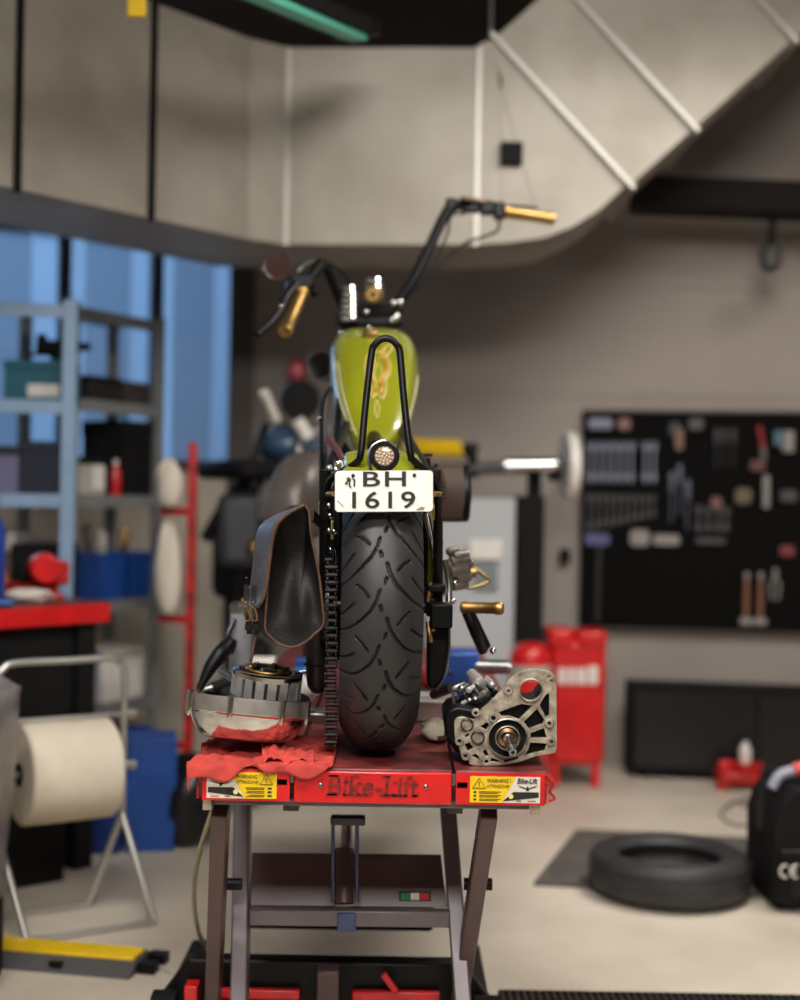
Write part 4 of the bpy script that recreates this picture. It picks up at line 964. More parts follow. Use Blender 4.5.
boxthing('parts_tray', mat('aluminium_tray', (190, 186, 180), .35, .7), on_deck(433, 3.3), (.10, .14, .045), 'silver parts tray on the deck right of the tyre', 'tray', hollow=True)
boxthing('small_blue_box', m_blue, on_deck(456, 3.12), (.05, .07, .04), 'small blue box on the deck behind the gearbox', 'box', lid=m_blue)
pst = thing('steel_prop', 'upright grey steel tube prop with brass cap left of the saddlebag', 'prop', on_deck(240, 3.35))
a = on_deck(240, 3.35); b = P(241, 612, 3.35); b.x = a.x
build(MB().cyl(a, b, .028, n=24), 'tube', mat('grey_steel_paint', (140, 142, 148), .4, .3), pst)
build(MB().lathe([(.03, 0), (.03, .015), (.02, .025)], b, (0, 0, 1), 20), 'collar', m_steel, pst)
build(MB().sphere(P(245, 602, 3.33), .012, 12), 'brass_cap', m_brass, pst)
build(MB().tube(spline([P(236, 618, 3.33), P(229, 632, 3.31), P(225, 648, 3.3), P(232, 652, 3.3), P(235, 640, 3.3)], 5), .006, 8), 'hook', m_darksteel, pst)
pp = thing('oil_gun', 'black trigger pump tool with steel nozzle lying on the deck', 'pump tool', on_deck(215, 3.25))
build(MB().tube(spline([P(231, 640, 3.25), P(222, 652, 3.22), P(210, 668, 3.2), P(199, 690, 3.18)], 5), [.012, .013, .016, .018, .018, .02, .02, .019, .018, .017, .016, .014, .012, .01, .009, .008], 10), 'lever_arm', m_black, pp)
build(MB().cyl(P(212, 688, 3.2), P(232, 682, 3.22), .014, n=14), 'pump_body', m_blackmat, pp)
build(MB().cyl(P(199, 691, 3.19), P(214, 687, 3.2), .008, n=12), 'nozzle', m_steel, pp)
build(MB().box((on_deck(222, 3.22) + V((0, 0, .04))), (.05, .04, .08)), 'pump_foot', m_blackmat, pp, bev=.006)
one(MB().cyl(P(222, 671, 2.95), P(245, 686, 2.84), .0085, n=14), 'steel_pin', m_steel, 'short steel pin lying across the back of the clutch basket', 'pin')
one(MB().tube([P(258, 680, 3.1), P(308, 671, 3.12)], .0065, 10), 'blue_bar', mat('blued_bar', (120, 150, 190), .25, .9), 'bright blue-tinted bar lying behind the clutch basket', 'bar')
blob('white_rag', mat('white_cotton', (214, 208, 200), .9), on_deck(290, 3.35), (.06, .07, .045), 'white cotton rag heaped on the deck under the saddlebag', 'rag', 4)
blob('blue_rag', mat('navy_cotton', (38, 60, 120), .9), on_deck(270, 3.14), (.045, .05, .03), 'dark blue rag beside the white rag on the deck', 'rag', 8)
boxthing('red_tin', m_red, on_deck(262, 3.62), (.07, .07, .10), 'small red tin standing behind the rags on the deck', 'tin', lid=m_white)
boxthing('blue_tin', mat('sky_blue', (40, 120, 190), .4), on_deck(305, 3.62), (.05, .06, .10), 'small sky-blue carton standing behind the white rag', 'carton', lid=m_blue)
boxthing('grey_tin', m_steel, on_deck(318, 3.2), (.05, .05, .03), 'flat grey metal tin on the deck near the chain', 'tin', lid=m_steel)

# ------------------------------------------------------------------ racks at the left, by the windows
def rack(name, label, o, ux, uy, lx, ly, hts, zt, m, pw=.045, back_m=None):
    o, ux, uy = V(o), V(ux).normalized(), V(uy).normalized()
    t = thing(name, label, 'shelving', o + ux * lx / 2 + uy * ly / 2)
    for a in (0, lx - pw):
        for b in (0, ly - pw):
            build(MB().obox(o + ux * a + uy * b, ux * pw, uy * pw, (0, 0, zt)), 'post', m, t, bev=.003)
    for z in hts:
        sh_ = build(MB().obox(o + uy * .006 + V((0, 0, z - .012)), ux * lx, uy * (ly - .012), (0, 0, .012)), 'shelf', m, t)
        build(MB().obox(o + uy * .004 + ux * .003 + V((0, 0, z - .05)), ux * (lx - .006), uy * .006, (0, 0, .05)), 'shelf_lip', m, sh_)
    return t
rack('shelving_rack', 'blue-grey steel shelving rack facing the room at the left edge', V((-1.22, 5.2, 0)) - V((.978, .208, 0)) * 1.13, (.978, .208, 0), (-.208, .978, 0), 1.13, .32, (.30, .78, 1.27, 1.62, 1.98), 2.0, m_rackblue, .052)
n_, f_ = V((-1.32, 5.58, 0)), V((-1.04, 6.09, 0)); bu = (f_ - n_).normalized(); bd = V((-bu.y, bu.x, 0))
rack('shelving_rack', 'grey steel shelving rack standing under the windows with blue bins', n_, bu, bd, (f_ - n_).length, .30, (.40, .83, 1.27, 1.66, 2.03), 2.05, m_rackgrey, .04)
ANG = math.atan2(bu.y, bu.x)
def onA(x, z, y=5.36): return V((P(x, 500, y - .12).x, y, z))
def onB(s, z, dd=.15): return V((n_ + bu * s + bd * dd).to_tuple()[:2] + (z,))
boxthing('tool_case', m_tealcase, onA(32, 1.62), (.24, .2, .155), 'teal plastic tool case with white label on the blue rack', 'case', lid=m_tealcase, handle=m_black, sticker=(m_white, .38, .88, .12, .42))
dr = thing('power_drill', 'dark power drill lying on top of the teal tool case', 'drill', onA(48, 1.775 + .03))
b0 = onA(50, 1.835)
build(MB().cyl(b0 + V((-.09, 0, 0)), b0 + V((.07, 0, .005)), .028, n=16), 'motor_body', m_blackmat, dr, bev=.004)
build(MB().cyl(b0 + V((.07, 0, .005)), b0 + V((.115, 0, .006)), .016, n=14), 'chuck', m_darksteel, dr)
build(MB().bar(b0 + V((-.06, 0, -.02)), b0 + V((-.075, 0, .05)), .035, .03), 'pistol_grip', m_blackmat, dr, bev=.004)
boxthing('storage_box', m_navy, onA(38, 1.27), (.16, .2, .20), 'dark navy storage box on the middle shelf of the blue rack', 'box', lid=m_navy)
boxthing('storage_box', mat('mauve_box', (110, 108, 140), .6), onA(4, 1.27), (.09, .2, .18), 'mauve-grey box beside the navy box on the blue rack', 'box', lid=m_navy)
boxthing('storage_box', m_blackmat, onA(38, .78), (.2, .22, .30), 'black box on the lower shelf of the blue rack', 'box', lid=m_blackmat)
boxthing('storage_box', mat('brown_card', (96, 72, 62), .8), onA(2, .78), (.09, .2, .34), 'brown carton beside the black box on the blue rack', 'carton', lid=m_card)
boxthing('storage_box', m_blackmat, onA(30, .30), (.34, .22, .28), 'wide black crate on the bottom shelf of the blue rack', 'crate', hollow=True)
rz = ANG
def bott(name, c, r, h, m, cap, label, cat='bottle', group=None):
    t = thing(name, label, cat, c, group)
    build(MB().lathe([(r * .9, 0), (r, .006), (r, h * .68), (r * .45, h * .82), (r * .4, h * .88)], c, (0, 0, 1), 20), 'bottle_body', m, t)
    build(MB().lathe([(r * .48, h * .86), (r * .48, h), (r * .3, h)], c, (0, 0, 1), 16), 'cap', cap, t); return t
bott('cleaner_bottle', onB(.06, 1.66), .055, .20, mat('cyan_plastic', (30, 130, 160), .4), m_tealcase, 'cyan cleaner bottle on the top shelf of the grey rack')
boxthing('storage_box', mat('black_case_a', (26, 24, 24), .6), onB(.25, 1.66), (.20, .2, .105), 'low black case beside the cyan bottle', 'case', rz, lid=m_blackmat)
boxthing('storage_box', mat('dark_brown_box', (58, 50, 46), .7), onB(.46, 1.66), (.16, .2, .10), 'dark brown box at the far end of the grey rack shelf', 'box', rz, lid=m_brown)
boxthing('storage_box', m_card, onB(.14, 1.27, .13), (.22, .18, .155), 'grey battery carton with white label on the grey rack', 'carton', rz, lid=m_blackmat, sticker=(m_white, .62, .95, .15, .8))
boxthing('storage_box', m_blackmat, onB(.46, 1.27), (.20, .24, .32), 'tall black case on the middle shelf of the grey rack', 'case', rz, lid=m_blackmat, handle=m_black)
bott('spray_bottle', onB(.325, 1.27, .05), .022, .15, m_red, m_white, 'small red bottle between the carton and the tall black case')
bott('jar', onB(.12, 1.425, .12), .035, .07, mat('olive_jar', (110, 120, 70), .4), m_card, 'olive jar standing on the grey battery carton', 'jar')
boxthing('parts_bin', m_blue, onB(.30, .83), (.14, .24, .19), 'blue parts bin holding tools on the grey rack, nearer one', 'bin', rz, hollow=True)
boxthing('parts_bin', m_blue, onB(.49, .83), (.13, .24, .19), 'blue parts bin at the far end of the grey rack', 'bin', rz, hollow=True)
for k, (s, h, m, lb) in enumerate(((.30, .30, m_brown, 'brown wooden handle sticking out of the nearer blue bin'), (.36, .27, m_card, 'pale grey handle sticking out of the nearer blue bin'), (.48, .29, m_brass, 'brass coloured rod sticking out of the far blue bin'))):
    c = onB(s, .845); one(MB().lathe([(.008, 0), (.010, h * .5), (.018, h * .6), (.022, h * .9), (.012, h)], c, (.08 * (k - 1), 0, 1), 14), 'hand_tool', m, lb, 'tool')
boxthing('storage_box', m_white, onB(.36, .40, .12), (.26, .2, .22), 'white carton on the low shelf of the grey rack', 'carton', rz, lid=m_card)
boxthing('parts_bin', m_blue, onB(.10, .40, .13), (.16, .22, .22), 'blue parts bin on the low shelf beside the white carton', 'bin', rz, hollow=True)
boxthing('storage_box', m_blue, onB(.38, 0, .12), (.30, .2, .26), 'blue crate on the floor under the grey rack', 'crate', rz, hollow=True)
# red workbench
fr0 = V((-.985, 4.76, 0)); ba = V((-.634, -.773, 0)); bb = V((-.773, .634, 0)) * .46
wbn = thing('workbench', 'red topped workbench at the left edge with rags and a vise', 'workbench', fr0 + ba * .6 + bb * .5)
build(MB().obox(fr0 + V((0, 0, .835)), ba * 1.25, bb, (0, 0, .065)), 'bench_top', m_red, wbn, bev=.005)
build(MB().obox(fr0 + V((0, 0, .9)) + ba * .004 + bb * .01, ba * 1.24, bb * .98, (0, 0, .004)), 'top_sheet', m_redtop, wbn)
for k in (.04, 1.15):
    for j in (.06, .82): build(MB().obox(fr0 + ba * k + bb * j, ba * .07, bb.normalized() * .06, (0, 0, .835)), 'bench_leg', m_blackmat, wbn)
build(MB().obox(fr0 + ba * .12 + bb * .1 + V((0, 0, .45)), ba * .95, bb * .75, (0, 0, .38)), 'drawer_unit', m_blackmat, wbn, bev=.004)
def onW(s, t, z=.905): return V((fr0 + ba * s + bb * t).to_tuple()[:2] + (z,))
vs_ = thing('bench_vise', 'red bench vise at the end of the red workbench', 'vise', onW(.10, .5))
c = onW(.10, .5)
build(MB().lathe([(.06, 0), (.06, .015), (.045, .02), (.045, .05)], c, (0, 0, 1), 24), 'swivel_base', m_reddull, vs_)
build(MB().box(c + V((.02, 0, .09)), (.10, .09, .085), -.3), 'fixed_jaw', m_red, vs_, bev=.015)
build(MB().cyl(c + V((.0, -.04, .11)), c + V((.03, -.11, .11)), .055, .05, 24), 'barrel', m_red, vs_, bev=.008)
build(MB().box(c + V((-.07, -.02, .095)), (.05, .09, .08), -.3), 'moving_jaw', m_blackmat, vs_, bev=.01)
build(MB().cyl(c + V((-.10, -.08, .06)), c + V((-.10, .05, .06)), .008), 'handle_bar', m_steel, vs_)
bott('spray_bottle', onW(.40, .25), .045, .36, mat('deep_blue_can', (22, 60, 150), .35), m_brass, 'tall deep blue can at the left edge of the workbench')
blob('white_rag', mat('white_cotton', (214, 208, 200), .9), onW(.235, .3), (.085, .05, .022), 'white rag on the workbench in front of the vise', 'rag', 3)
blob('blue_rag', mat('mid_blue_cotton', (62, 104, 160), .9), onW(.42, .03 + .05), (.05, .035, .012), 'blue rag at the front of the workbench', 'rag', 6)
boxthing('parts_tray', m_reddull, onW(.23, .68), (.20, .12, .055), 'dark red tray at the back of the workbench', 'tray', .88, hollow=True)
one(MB().lathe([(.035, 0), (.035, .01), (.022, .05), (.012, .085), (.006, .09)], onW(.215, .68, .915), (0, 0, 1), 20), 'orange_funnel', mat('orange_plastic', (228, 110, 40), .45), 'orange funnel standing in the dark red tray', 'funnel')
# red stand between the rack and the second motorcycle
rs = thing('red_stand', 'tall red tubular stand beside the grey rack', 'stand', V((-.84, 5.45, 0)))
a = P(191, 560, 5.4); xk = a.x
for x, y in ((xk, 5.4), (xk - .04, 5.7)):
    build(MB().box((x, y, .74 if y < 5.45 else .66), (.032, .032, 1.48 if y < 5.45 else 1.32)), 'upright', m_reddull, rs, bev=.003)
for z in (1.21, .79, .30):
    build(MB().bar((xk, 5.4, z), (xk - .13, 5.47, z), .03, .025), 'cross_bar', m_red, rs); build(MB().bar((xk, 5.4, z), (xk - .04, 5.7, z), .03, .025), 'cross_bar', m_red, rs)
blob('white_bag', mat('white_sack', (206, 198, 184), .85), V((xk - .085, 5.38, .805)), (.05, .035, .17), 'crumpled white sack on the red stand', 'sack', 2)
blob('white_bag', mat('white_sack', (206, 198, 184), .85), V((xk - .085, 5.38, 1.225)), (.05, .035, .09), 'small white bundle on the top bar of the red stand', 'sack', 9)
# second motorcycle behind, seen blurred
m2 = thing('motorcycle', 'dark second motorcycle with slate blue tank parked behind the saddlebag', 'motorcycle', V((-.6, 6.0, 0)))
def tub2(pts, r, nm, m=m_black): return build(MB().tube(spline(pts, 5), r, 10), nm, m, m2)
o = V((-.62, 5.75, .31))
build(MB().lathe([(.22, -.03), (.24, -.05), (.28, -.055), (.305, -.03), (.31, 0), (.305, .03), (.28, .055), (.24, .05), (.22, .03), (.22, -.03)], o, (1, .25, 0), 36, caps=False), 'front_tyre', m_rubber, m2)
build(MB().lathe([(.22, -.03), (.20, 0), (.22, .03)], o, (1, .25, 0), 36, caps=False), 'front_rim', m_steel, m2)
build(MB().lathe([(.22, -.03), (.24, -.05), (.28, -.055), (.305, -.03), (.31, 0), (.305, .03), (.28, .055), (.24, .05), (.22, .03), (.22, -.03)], o + V((-.05, .85, 0)), (1, .25, 0), 36, caps=False), 'rear_tyre', m_rubber, m2)
for s in (-1, 1): tub2([o + V((.09 * s, 0, 0)), P(268, 500, 5.70) + V((.09 * s, 0, 0)), P(285, 425, 5.80) + V((.08 * s, 0, 0))], .02, 'fork_leg', m_steel if s > 0 else m_black)
build(MB().sphere(P(288, 446, 5.90), .12, 20, (1.1, 1.5, .75)), 'fuel_tank', mat('slate_blue_enamel', (58, 84, 112), .3, coat=.5), m2)
build(MB().box(P(245, 470, 5.80), (.26, .5, .08), .5), 'seat', m_blackmat, m2, bev=.03)
build(MB().box(P(250, 560, 6.10), (.26, .4, .36), .4), 'engine', m_blackmat, m2, bev=.05)
build(MB().box(P(238, 530, 5.70), (.17, .12, .30), .3), 'side_panel', mat('charcoal_panel', (54, 56, 62), .6), m2, bev=.04)
build(MB().lathe([(.03, .10), (.07, .06), (.085, 0), (.08, -.01)], P(300, 400, 5.75), (.1, 1, 0), 24), 'headlamp', m_black, m2)
tub2([P(330, 428, 5.90), P(300, 432, 5.85), P(275, 415, 5.75), P(262, 392, 5.65)], .014, 'handlebar', m_steel)
build(MB().cyl(P(276, 420, 5.72), P(264, 392, 5.62), .02, n=14), 'grip', m_white, m2)
build(MB().cyl(P(297, 420, 5.70), P(308, 438, 5.72), .028, n=14), 'indicator', m_white, m2)
tub2([P(290, 390, 5.80), P(296, 372, 5.80)], .01, 'mirror_arm'); build(MB().sphere(P(296, 372, 5.80), .034, 14, (1, .5, 1.3)), 'mirror', mat('dull_red_cap', (134, 48, 58), .5), m2)
tub2([P(205, 540, 5.70), P(232, 495, 5.70), P(262, 470, 5.70)], .025, 'cable_loom', m_blackmat)
build(MB().sphere(P(255, 548, 5.65), .035, 12), 'brass_fitting', m_brass, m2)
for s in (-.1, .1): tub2([o + V((-.05, .85, 0)) + V((s, 0, 0)), P(250, 560, 6.10) + V((s, .1, 0)), P(288, 446, 5.90) + V((s * .6, 0, -.05))], .016, 'frame_tube')
# round grey fender standing on the deck further along
gf = thing('round_fender', 'curved grey fender leaning upright on the deck left of the motorcycle', 'fender', V((-.33, 4.35, TZ)))
fg = MB(); fc = P(309, 516, 4.3)
def gff(u, v):
    a = math.radians(-75 + 190 * u); w = (v - .5) * 2; R = .20 - .075 * w ** 4 - .02 * w * w
    q = V((w * .095, -R * math.sin(a), R * math.cos(a)))
    return fc + Matrix.Rotation(-.35, 3, 'Z') @ q
fg.grid(gff, 36, 14); build(fg, 'fender_skin', mat('grey_primer', (92, 84, 80), .38, .2), gf, solid=.004)
for s in (-.02, .03):
    build(MB().cyl(V((fc.x, fc.y + s * 2, TZ)), V((fc.x, fc.y + s * 2, fc.z + .19)), .008, n=8), 'support_rod', m_black, gf)
one(MB().lathe([(.03, -.06), (.05, -.04), (.055, .04), (.03, .06)], W(297, 372, .06), (.1, 0, 1), 18), 'wall_canister', mat('dim_red', (150, 40, 50), .5), 'small dark red canister hung on the back wall at the left', 'canister')

# ------------------------------------------------------------------ right side background
bal = thing('wheel_balancer', 'grey and black workshop balancer with yellow coil on its horizontal shaft', 'machine', P(480, 780, 6.3))
def bxp(x0, y0, x1, y1, d, dep, m, nm, par=bal, floor=False, bev=.006):
    a, b = P(x0, y1, d), P(x1, y0, d)
    z0 = 0 if floor else a.z
    return build(MB().obox((a.x, d, z0), (b.x - a.x, 0, 0), (0, dep, 0), (0, 0, b.z - z0)), nm, m, par, bev=bev)
bxp(425, 499, 516, 640, 6.2, .26, mat('pale_grey_panel', (176, 180, 184), .5), 'cabinet', floor=True)
bxp(469, 540, 502, 560, 6.17, .02, m_white, 'label_card'); bxp(474, 562, 498, 590, 6.18, .015, mat('mid_grey', (120, 124, 130), .6), 'control_panel')  # label card and a darker grey plate on the cabinet front
bxp(516, 496, 545, 640, 6.17, .26, m_blackmat, 'black_column', floor=True)
build(MB().cyl(P(412, 470, 6.2), P(560, 467, 6.2), .026, n=16), 'shaft', m_darksteel, bal)
build(MB().cyl(P(505, 465, 6.18), P(556, 465, 6.18), .03, n=18), 'shaft_sleeve', m_chrome, bal)
sp_ = MB(); a, b = P(405, 447, 6.2), P(462, 449, 6.2)
n = 11 * 12; pts = []
for k in range(n + 1):
    t = k / n; an = 2 * PI * 11 * t; pts.append(a.lerp(b, t) + V((0, math.cos(an), math.sin(an))) * .034)
build(sp_.tube(pts, .011, 6), 'yellow_coil', m_yellow, bal)
build(MB().cyl(P(463, 449, 6.2), P(474, 450, 6.2), .03, n=16), 'coil_stop', m_blackmat, bal)
build(MB().cyl(P(472, 452, 6.2), P(474, 478, 6.2), .022, n=14), 'clamp_post', m_blackmat, bal); build(MB().sphere(P(473, 448, 6.18), .028, 12), 'clamp_knob', m_darksteel, bal)
build(MB().lathe([(.03, 0), (.15, .005), (.155, .02), (.15, .05), (.05, .06)], P(563, 466, 6.2), (1, .1, 0), 36), 'flange_disc', m_white, bal)
build(MB().box(P(555, 470, 6.23), (.06, .06, .10)), 'bearing_block', m_blackmat, bal, bev=.01)
build(MB().box(V((P(535, 500, 6.25).x, 6.3, P(535, 485, 6.25).z)), (.06, .06, .16)), 'shaft_pedestal', m_blackmat, bal)
build(MB().box(V((P(440, 500, 6.25).x, 6.3, P(440, 485, 6.25).z)), (.06, .06, .16)), 'shaft_pedestal', m_blackmat, bal)
one(MB().box(W(565, 556, .03), (.05, .05, .07)), 'wall_switch', m_blackmat, 'small black switch box on the wall between the balancer and tool board', 'switch', bev=.006)
# red cabinet
rc = thing('red_compressor', 'tall red workshop unit with white lettering band by the wall', 'compressor', V((P(578, 780, 6.3).x, 6.3, 0)))
def redbox(x0, y0, x1, y1, d, dep, nm, bev=.02): return bxp(x0, y0, x1, y1, d, dep, m_red, nm, rc, bev=bev)
redbox(549, 640, 607, 766, 6.2, .22, 'body', .03)
redbox(547, 629, 575, 648, 6.19, .22, 'top_cap', .02); redbox(577, 631, 608, 648, 6.19, .22, 'top_cap', .02)
for x in (555, 596):
    for y in (6.21, 6.38):
        p = P(x, 770, y); build(MB().obox((p.x - .018, y, 0), (.036, 0, 0), (0, .03, 0), (0, 0, P(x, 760, 6.2).z)), 'foot', m_red, rc)
for k, (x0, x1) in enumerate(((558, 566), (568, 575), (577, 586), (588, 598))):
    bxp(x0, 668 - (k == 3) * 2, x1, 684, 6.193, .004, m_white, 'white_mark', rc, bev=0)
bt = bxp(548, 640, 549.5, 766, 6.19, .18, m_reddull, 'side_seam', rc)
bk = thing('red_bucket', 'squat red drum standing in front of the tall red unit', 'drum', V((P(530, 700, 5.95).x, 5.95, 0)))
c = V((P(530, 700, 5.95).x, 5.95, 0)); zt = P(530, 642, 5.95).z
build(MB().lathe([(.085, 0), (.09, .01), (.09, zt - .06), (.082, zt - .03), (.06, zt - .01), (.02, zt)], c, (0, 0, 1), 28), 'drum_body', m_red, bk)
build(MB().torus(c + V((0, 0, zt * .6)), (0, 0, 1), .091, .006, 28, 6), 'rolled_hoop', m_red, bk)
build(MB().lathe([(.0908, zt * .78), (.0908, zt * .86)], c, (0, 0, 1), 28, caps=False), 'pale_band', m_card, bk)
# tool board with hanging tools
tb = thing('tool_board', 'large black tool board on the back wall at the right', 'tool board', W(700, 625, .02))
a, b = W(579, 628, .05), W(589, 410, .05); L = 1.35; zb, zt = a.z, b.z
build(MB().obox(a, WDIR * L, -WN * .025, (0, 0, zt - zb)), 'board', mat('black_board', (10, 10, 10), .8, spec=.1), tb)
for z in (zb - .004, zt - .008): build(MB().obox(V((a.x, a.y, z)) + WN * .006, WDIR * L, -WN * .03, (0, 0, .012)), 'board_frame', m_brown, tb)
def wrench(L, w):
    m = MB(); pr = [(-.25, 0), (.25, 0), (.3, .08), (.55, .1), (.6, .16), (.45, .22), (.22, .26), (.2, .75), (.5, .82), (.62, .92), (.5, 1), (.25, .98), (.18, .9), (-.18, .9), (-.25, .98), (-.5, 1), (-.62, .92), (-.5, .82), (-.2, .75), (-.22, .26), (-.45, .22), (-.6, .16), (-.55, .1), (-.3, .08)]
    m.prism([WDIR * (x * w) + V((0, 0, y * L)) for x, y in pr], WN * .006); return m
m_toolsteel = mat('tool_steel', (110, 112, 128), .5, .5); m_tooldark = mat('dim_tool_steel', (70, 69, 71), .5, .5)
def hang(mb, name, m, x, y, label, cat, group, off=.055):
    p = W(x, y, off); o = build(mb, name, m, base=(0, 0, 0)); o.location = p; tag(o, label, cat, group); return o
ORD = ('first', 'second', 'third', 'fourth', 'fifth', 'sixth', 'seventh', 'eighth', 'ninth', 'tenth')
w0 = None
for k in range(8):
    x = 590 + 8.2 * k + (6 if k > 5 else 0)
    if w0 is None: w0 = hang(wrench(.20, .026), 'wrench', m_toolsteel, x, 483, ORD[k] + ' long spanner from the left in the upper row of the tool board', 'spanner', 'upper row spanners')
    else: copy_tree(w0, W(x, 483, .055))['label'] = ORD[k] + ' long spanner from the left in the upper row of the tool board'
for k in range(10):
    x = 588 + 7.2 * k; L = .19 - .009 * k
    hang(wrench(L, .022), 'wrench', m_tooldark, x, 532 - k * 1.6, ORD[k] + ' short spanner from the left in the graduated row of the tool board', 'spanner', 'graduated spanners')
def screwdriver(L):
    m = MB(); m.lathe([(.004, 0), (.004, L * .55), (.006, L * .56), (.013, L * .6), (.015, L * .9), (.009, L)], (0, 0, 0), (0, 0, 1), 12); return m
s0 = None
for k, x in enumerate((671, 679, 687, 716, 724, 733)):
    if k < 3: hang(screwdriver(.24), 'screwdriver', m_toolsteel, x, (522, 515, 530)[k], ORD[k] + ' steel screwdriver from the left in the middle of the tool board', 'screwdriver', 'middle screwdrivers', .07)
    else: hang(screwdriver(.19), 'screwdriver', m_tooldark, x, 468, ORD[k - 3] + ' dark screwdriver from the left hung high on the tool board', 'screwdriver', 'high screwdrivers', .07)
m_dim = mat('dim_tool_white', (138, 134, 130), .6)
for k, (x, y, L) in enumerate(((746, 622, .20), (760, 622, .20))):
    t = thing('hammer', ('wooden handled hammer low on the tool board, left of its pair', 'wooden handled hammer low on the tool board, right of its pair')[k], 'hammer', W(x, y, .075), 'hammers')
    c = W(x, y, .075)
    build(MB().lathe([(.012, 0), (.014, L * .4), (.010, L)], c + V((0, 0, .02)), (0, 0, 1), 12), 'handle', mat('ash_wood', (128, 88, 66), .6), t)
    build(MB().cyl(c - WDIR * .028, c + WDIR * .028, .02, n=14), 'head', m_dim, t)
    build(MB().box(c + V((0, 0, L + .02)), (.02, .02, .03)), 'pommel', m_dim, t)
t = thing('pliers', 'pale handled pliers beside the hammers on the tool board', 'pliers', W(775, 600, .07)); c = W(775, 600, .07)
for s in (-1, 1): build(MB().tube(spline([c + WDIR * (.012 * s), c + WDIR * (.02 * s) + V((0, 0, .07)), c + WDIR * (.004 * -s) + V((0, 0, .12)), c + WDIR * (.003 * -s) + V((0, 0, .15))], 4), .006, 8), 'jaw', m_dim, t)
t = thing('cutter', 'red handled cutter near the top of the tool board', 'cutter', W(760, 440, .07)); c = W(763, 447, .07)
build(MB().bar(c, c + V((-.02, 0, .10)), .02, .015), 'grip', mat('dim_red_grip', (140, 26, 28), .6), t); build(MB().bar(c + V((.004, 0, -.06)), c, .025, .01), 'blade', m_steel, t)
t = thing('brush', 'pale blue and white brush at the top right of the tool board', 'brush', W(786, 445, .08)); c = W(788, 452, .08)
build(MB().bar(c, c + V((0, 0, .10)), .05, .02), 'bristle_block', m_dim, t); build(MB().bar(c + V((-.05, 0, .03)), c + V((-.05, 0, .10)), .03, .02), 'blue_grip', mat('light_blue', (84, 118, 138), .5), t)
for x0, x1, y0, y1, m, lb, ct in ((588, 613, 418, 429, m_toolsteel, 'grey tool rail at the top left corner of the tool board', 'rail'), (618, 631, 418, 430, mat('pink_tag', (130, 96, 98), .6), 'pale pink tag at the top left of the tool board', 'tag'),
                                  (584, 610, 534, 545, mat('violet_rail', (84, 84, 130), .5), 'violet magnetic strip under the graduated spanners', 'strip'), (630, 650, 530, 546, m_dim, 'white round gauge in the middle of the tool board', 'gauge'), (653, 680, 535, 545, m_dim, 'grey socket strip beside the white gauge', 'strip'),
                                  (669, 681, 422, 436, m_navy, 'dark blue holder near the top of the tool board', 'holder'), (675, 684, 428, 450, mat('copper_tool', (104, 78, 64), .4, .5), 'copper coloured scraper near the top of the tool board', 'scraper'), (688, 704, 418, 430, m_tooldark, 'dim steel clamp at the top of the tool board', 'clamp'),
                                  (763, 770, 475, 508, m_dim, 'pale upright file on the right of the tool board', 'file'), (750, 766, 460, 471, mat('dull_rust', (92, 56, 52), .6), 'rust red clip on the right of the tool board', 'clip'), (780, 798, 490, 502, m_tooldark, 'dim steel ratchet at the right edge of the tool board', 'ratchet'),
                                  (711, 722, 497, 508, mat('dull_rust2', (120, 80, 74), .6), 'small reddish plug in the middle of the tool board', 'plug'), (735, 752, 488, 504, mat('khaki_tool', (92, 84, 62), .6), 'khaki tape on the right of the tool board', 'tape'), (696, 726, 538, 544, m_tooldark, 'dim steel rail below the middle of the tool board', 'rail'), (780, 795, 546, 556, mat('dull_red_tool', (120, 50, 54), .6), 'dull red clip low at the right edge of the tool board', 'clip')):
    p, q = W(x0, y1, .075), W(x1, y0, .075)
    w, h = (q - p).x, q.z - p.z; r = min(w, h) * .3
    mb = MB().prism([p + WDIR * x + V((0, 0, z)) for x, z in rr(w, h, r, 3)], -WN * .02)
    one(mb, ct.replace(' ', '_') + '_piece', m, lb, ct, bev=.003)
for k, x in enumerate((698, 708, 718, 726)):
    hang(wrench(.13 - .01 * (k % 2), .03), 'socket_driver', m_tooldark, x, 532, ORD[k] + ' dim steel driver from the left in the short middle row', 'driver', 'middle row drivers')
one(MB().cyl(W(597, 622, .06), W(599, 546, .06), .012, n=10), 'long_bar', mat('dark_rod', (48, 47, 47), .5), 'long dark bar hanging at the lower left of the tool board', 'bar')
# low black cabinet at the wall
lb_ = thing('low_cabinet', 'low black glass fronted cabinet under the tool board', 'cabinet', V((P(720, 765, 6.45).x, 6.5, 0)))
a = P(629, 766, 6.44); zt = P(640, 683, 6.44).z
build(MB().obox((a.x, 6.44, .02), (1.15, -.16, 0), (0, .16, 0), (0, 0, zt - .02)), 'cabinet_body', m_blackmat, lb_, bev=.008)
for k in range(2): build(MB().obox((a.x + .03 + .55 * k, 6.432 - .077 * k, .06), (.53, -.074, 0), (0, .004, 0), (0, 0, zt - .1)), 'glass_door', mat('black_glass', (12, 11, 11), .35), lb_)
for x in (.05, 1.0): build(MB().obox((a.x + x, 6.46 - .14 * x, 0), (.05, 0, 0), (0, .1, 0), (0, 0, .02)), 'plinth', m_blackmat, lb_)
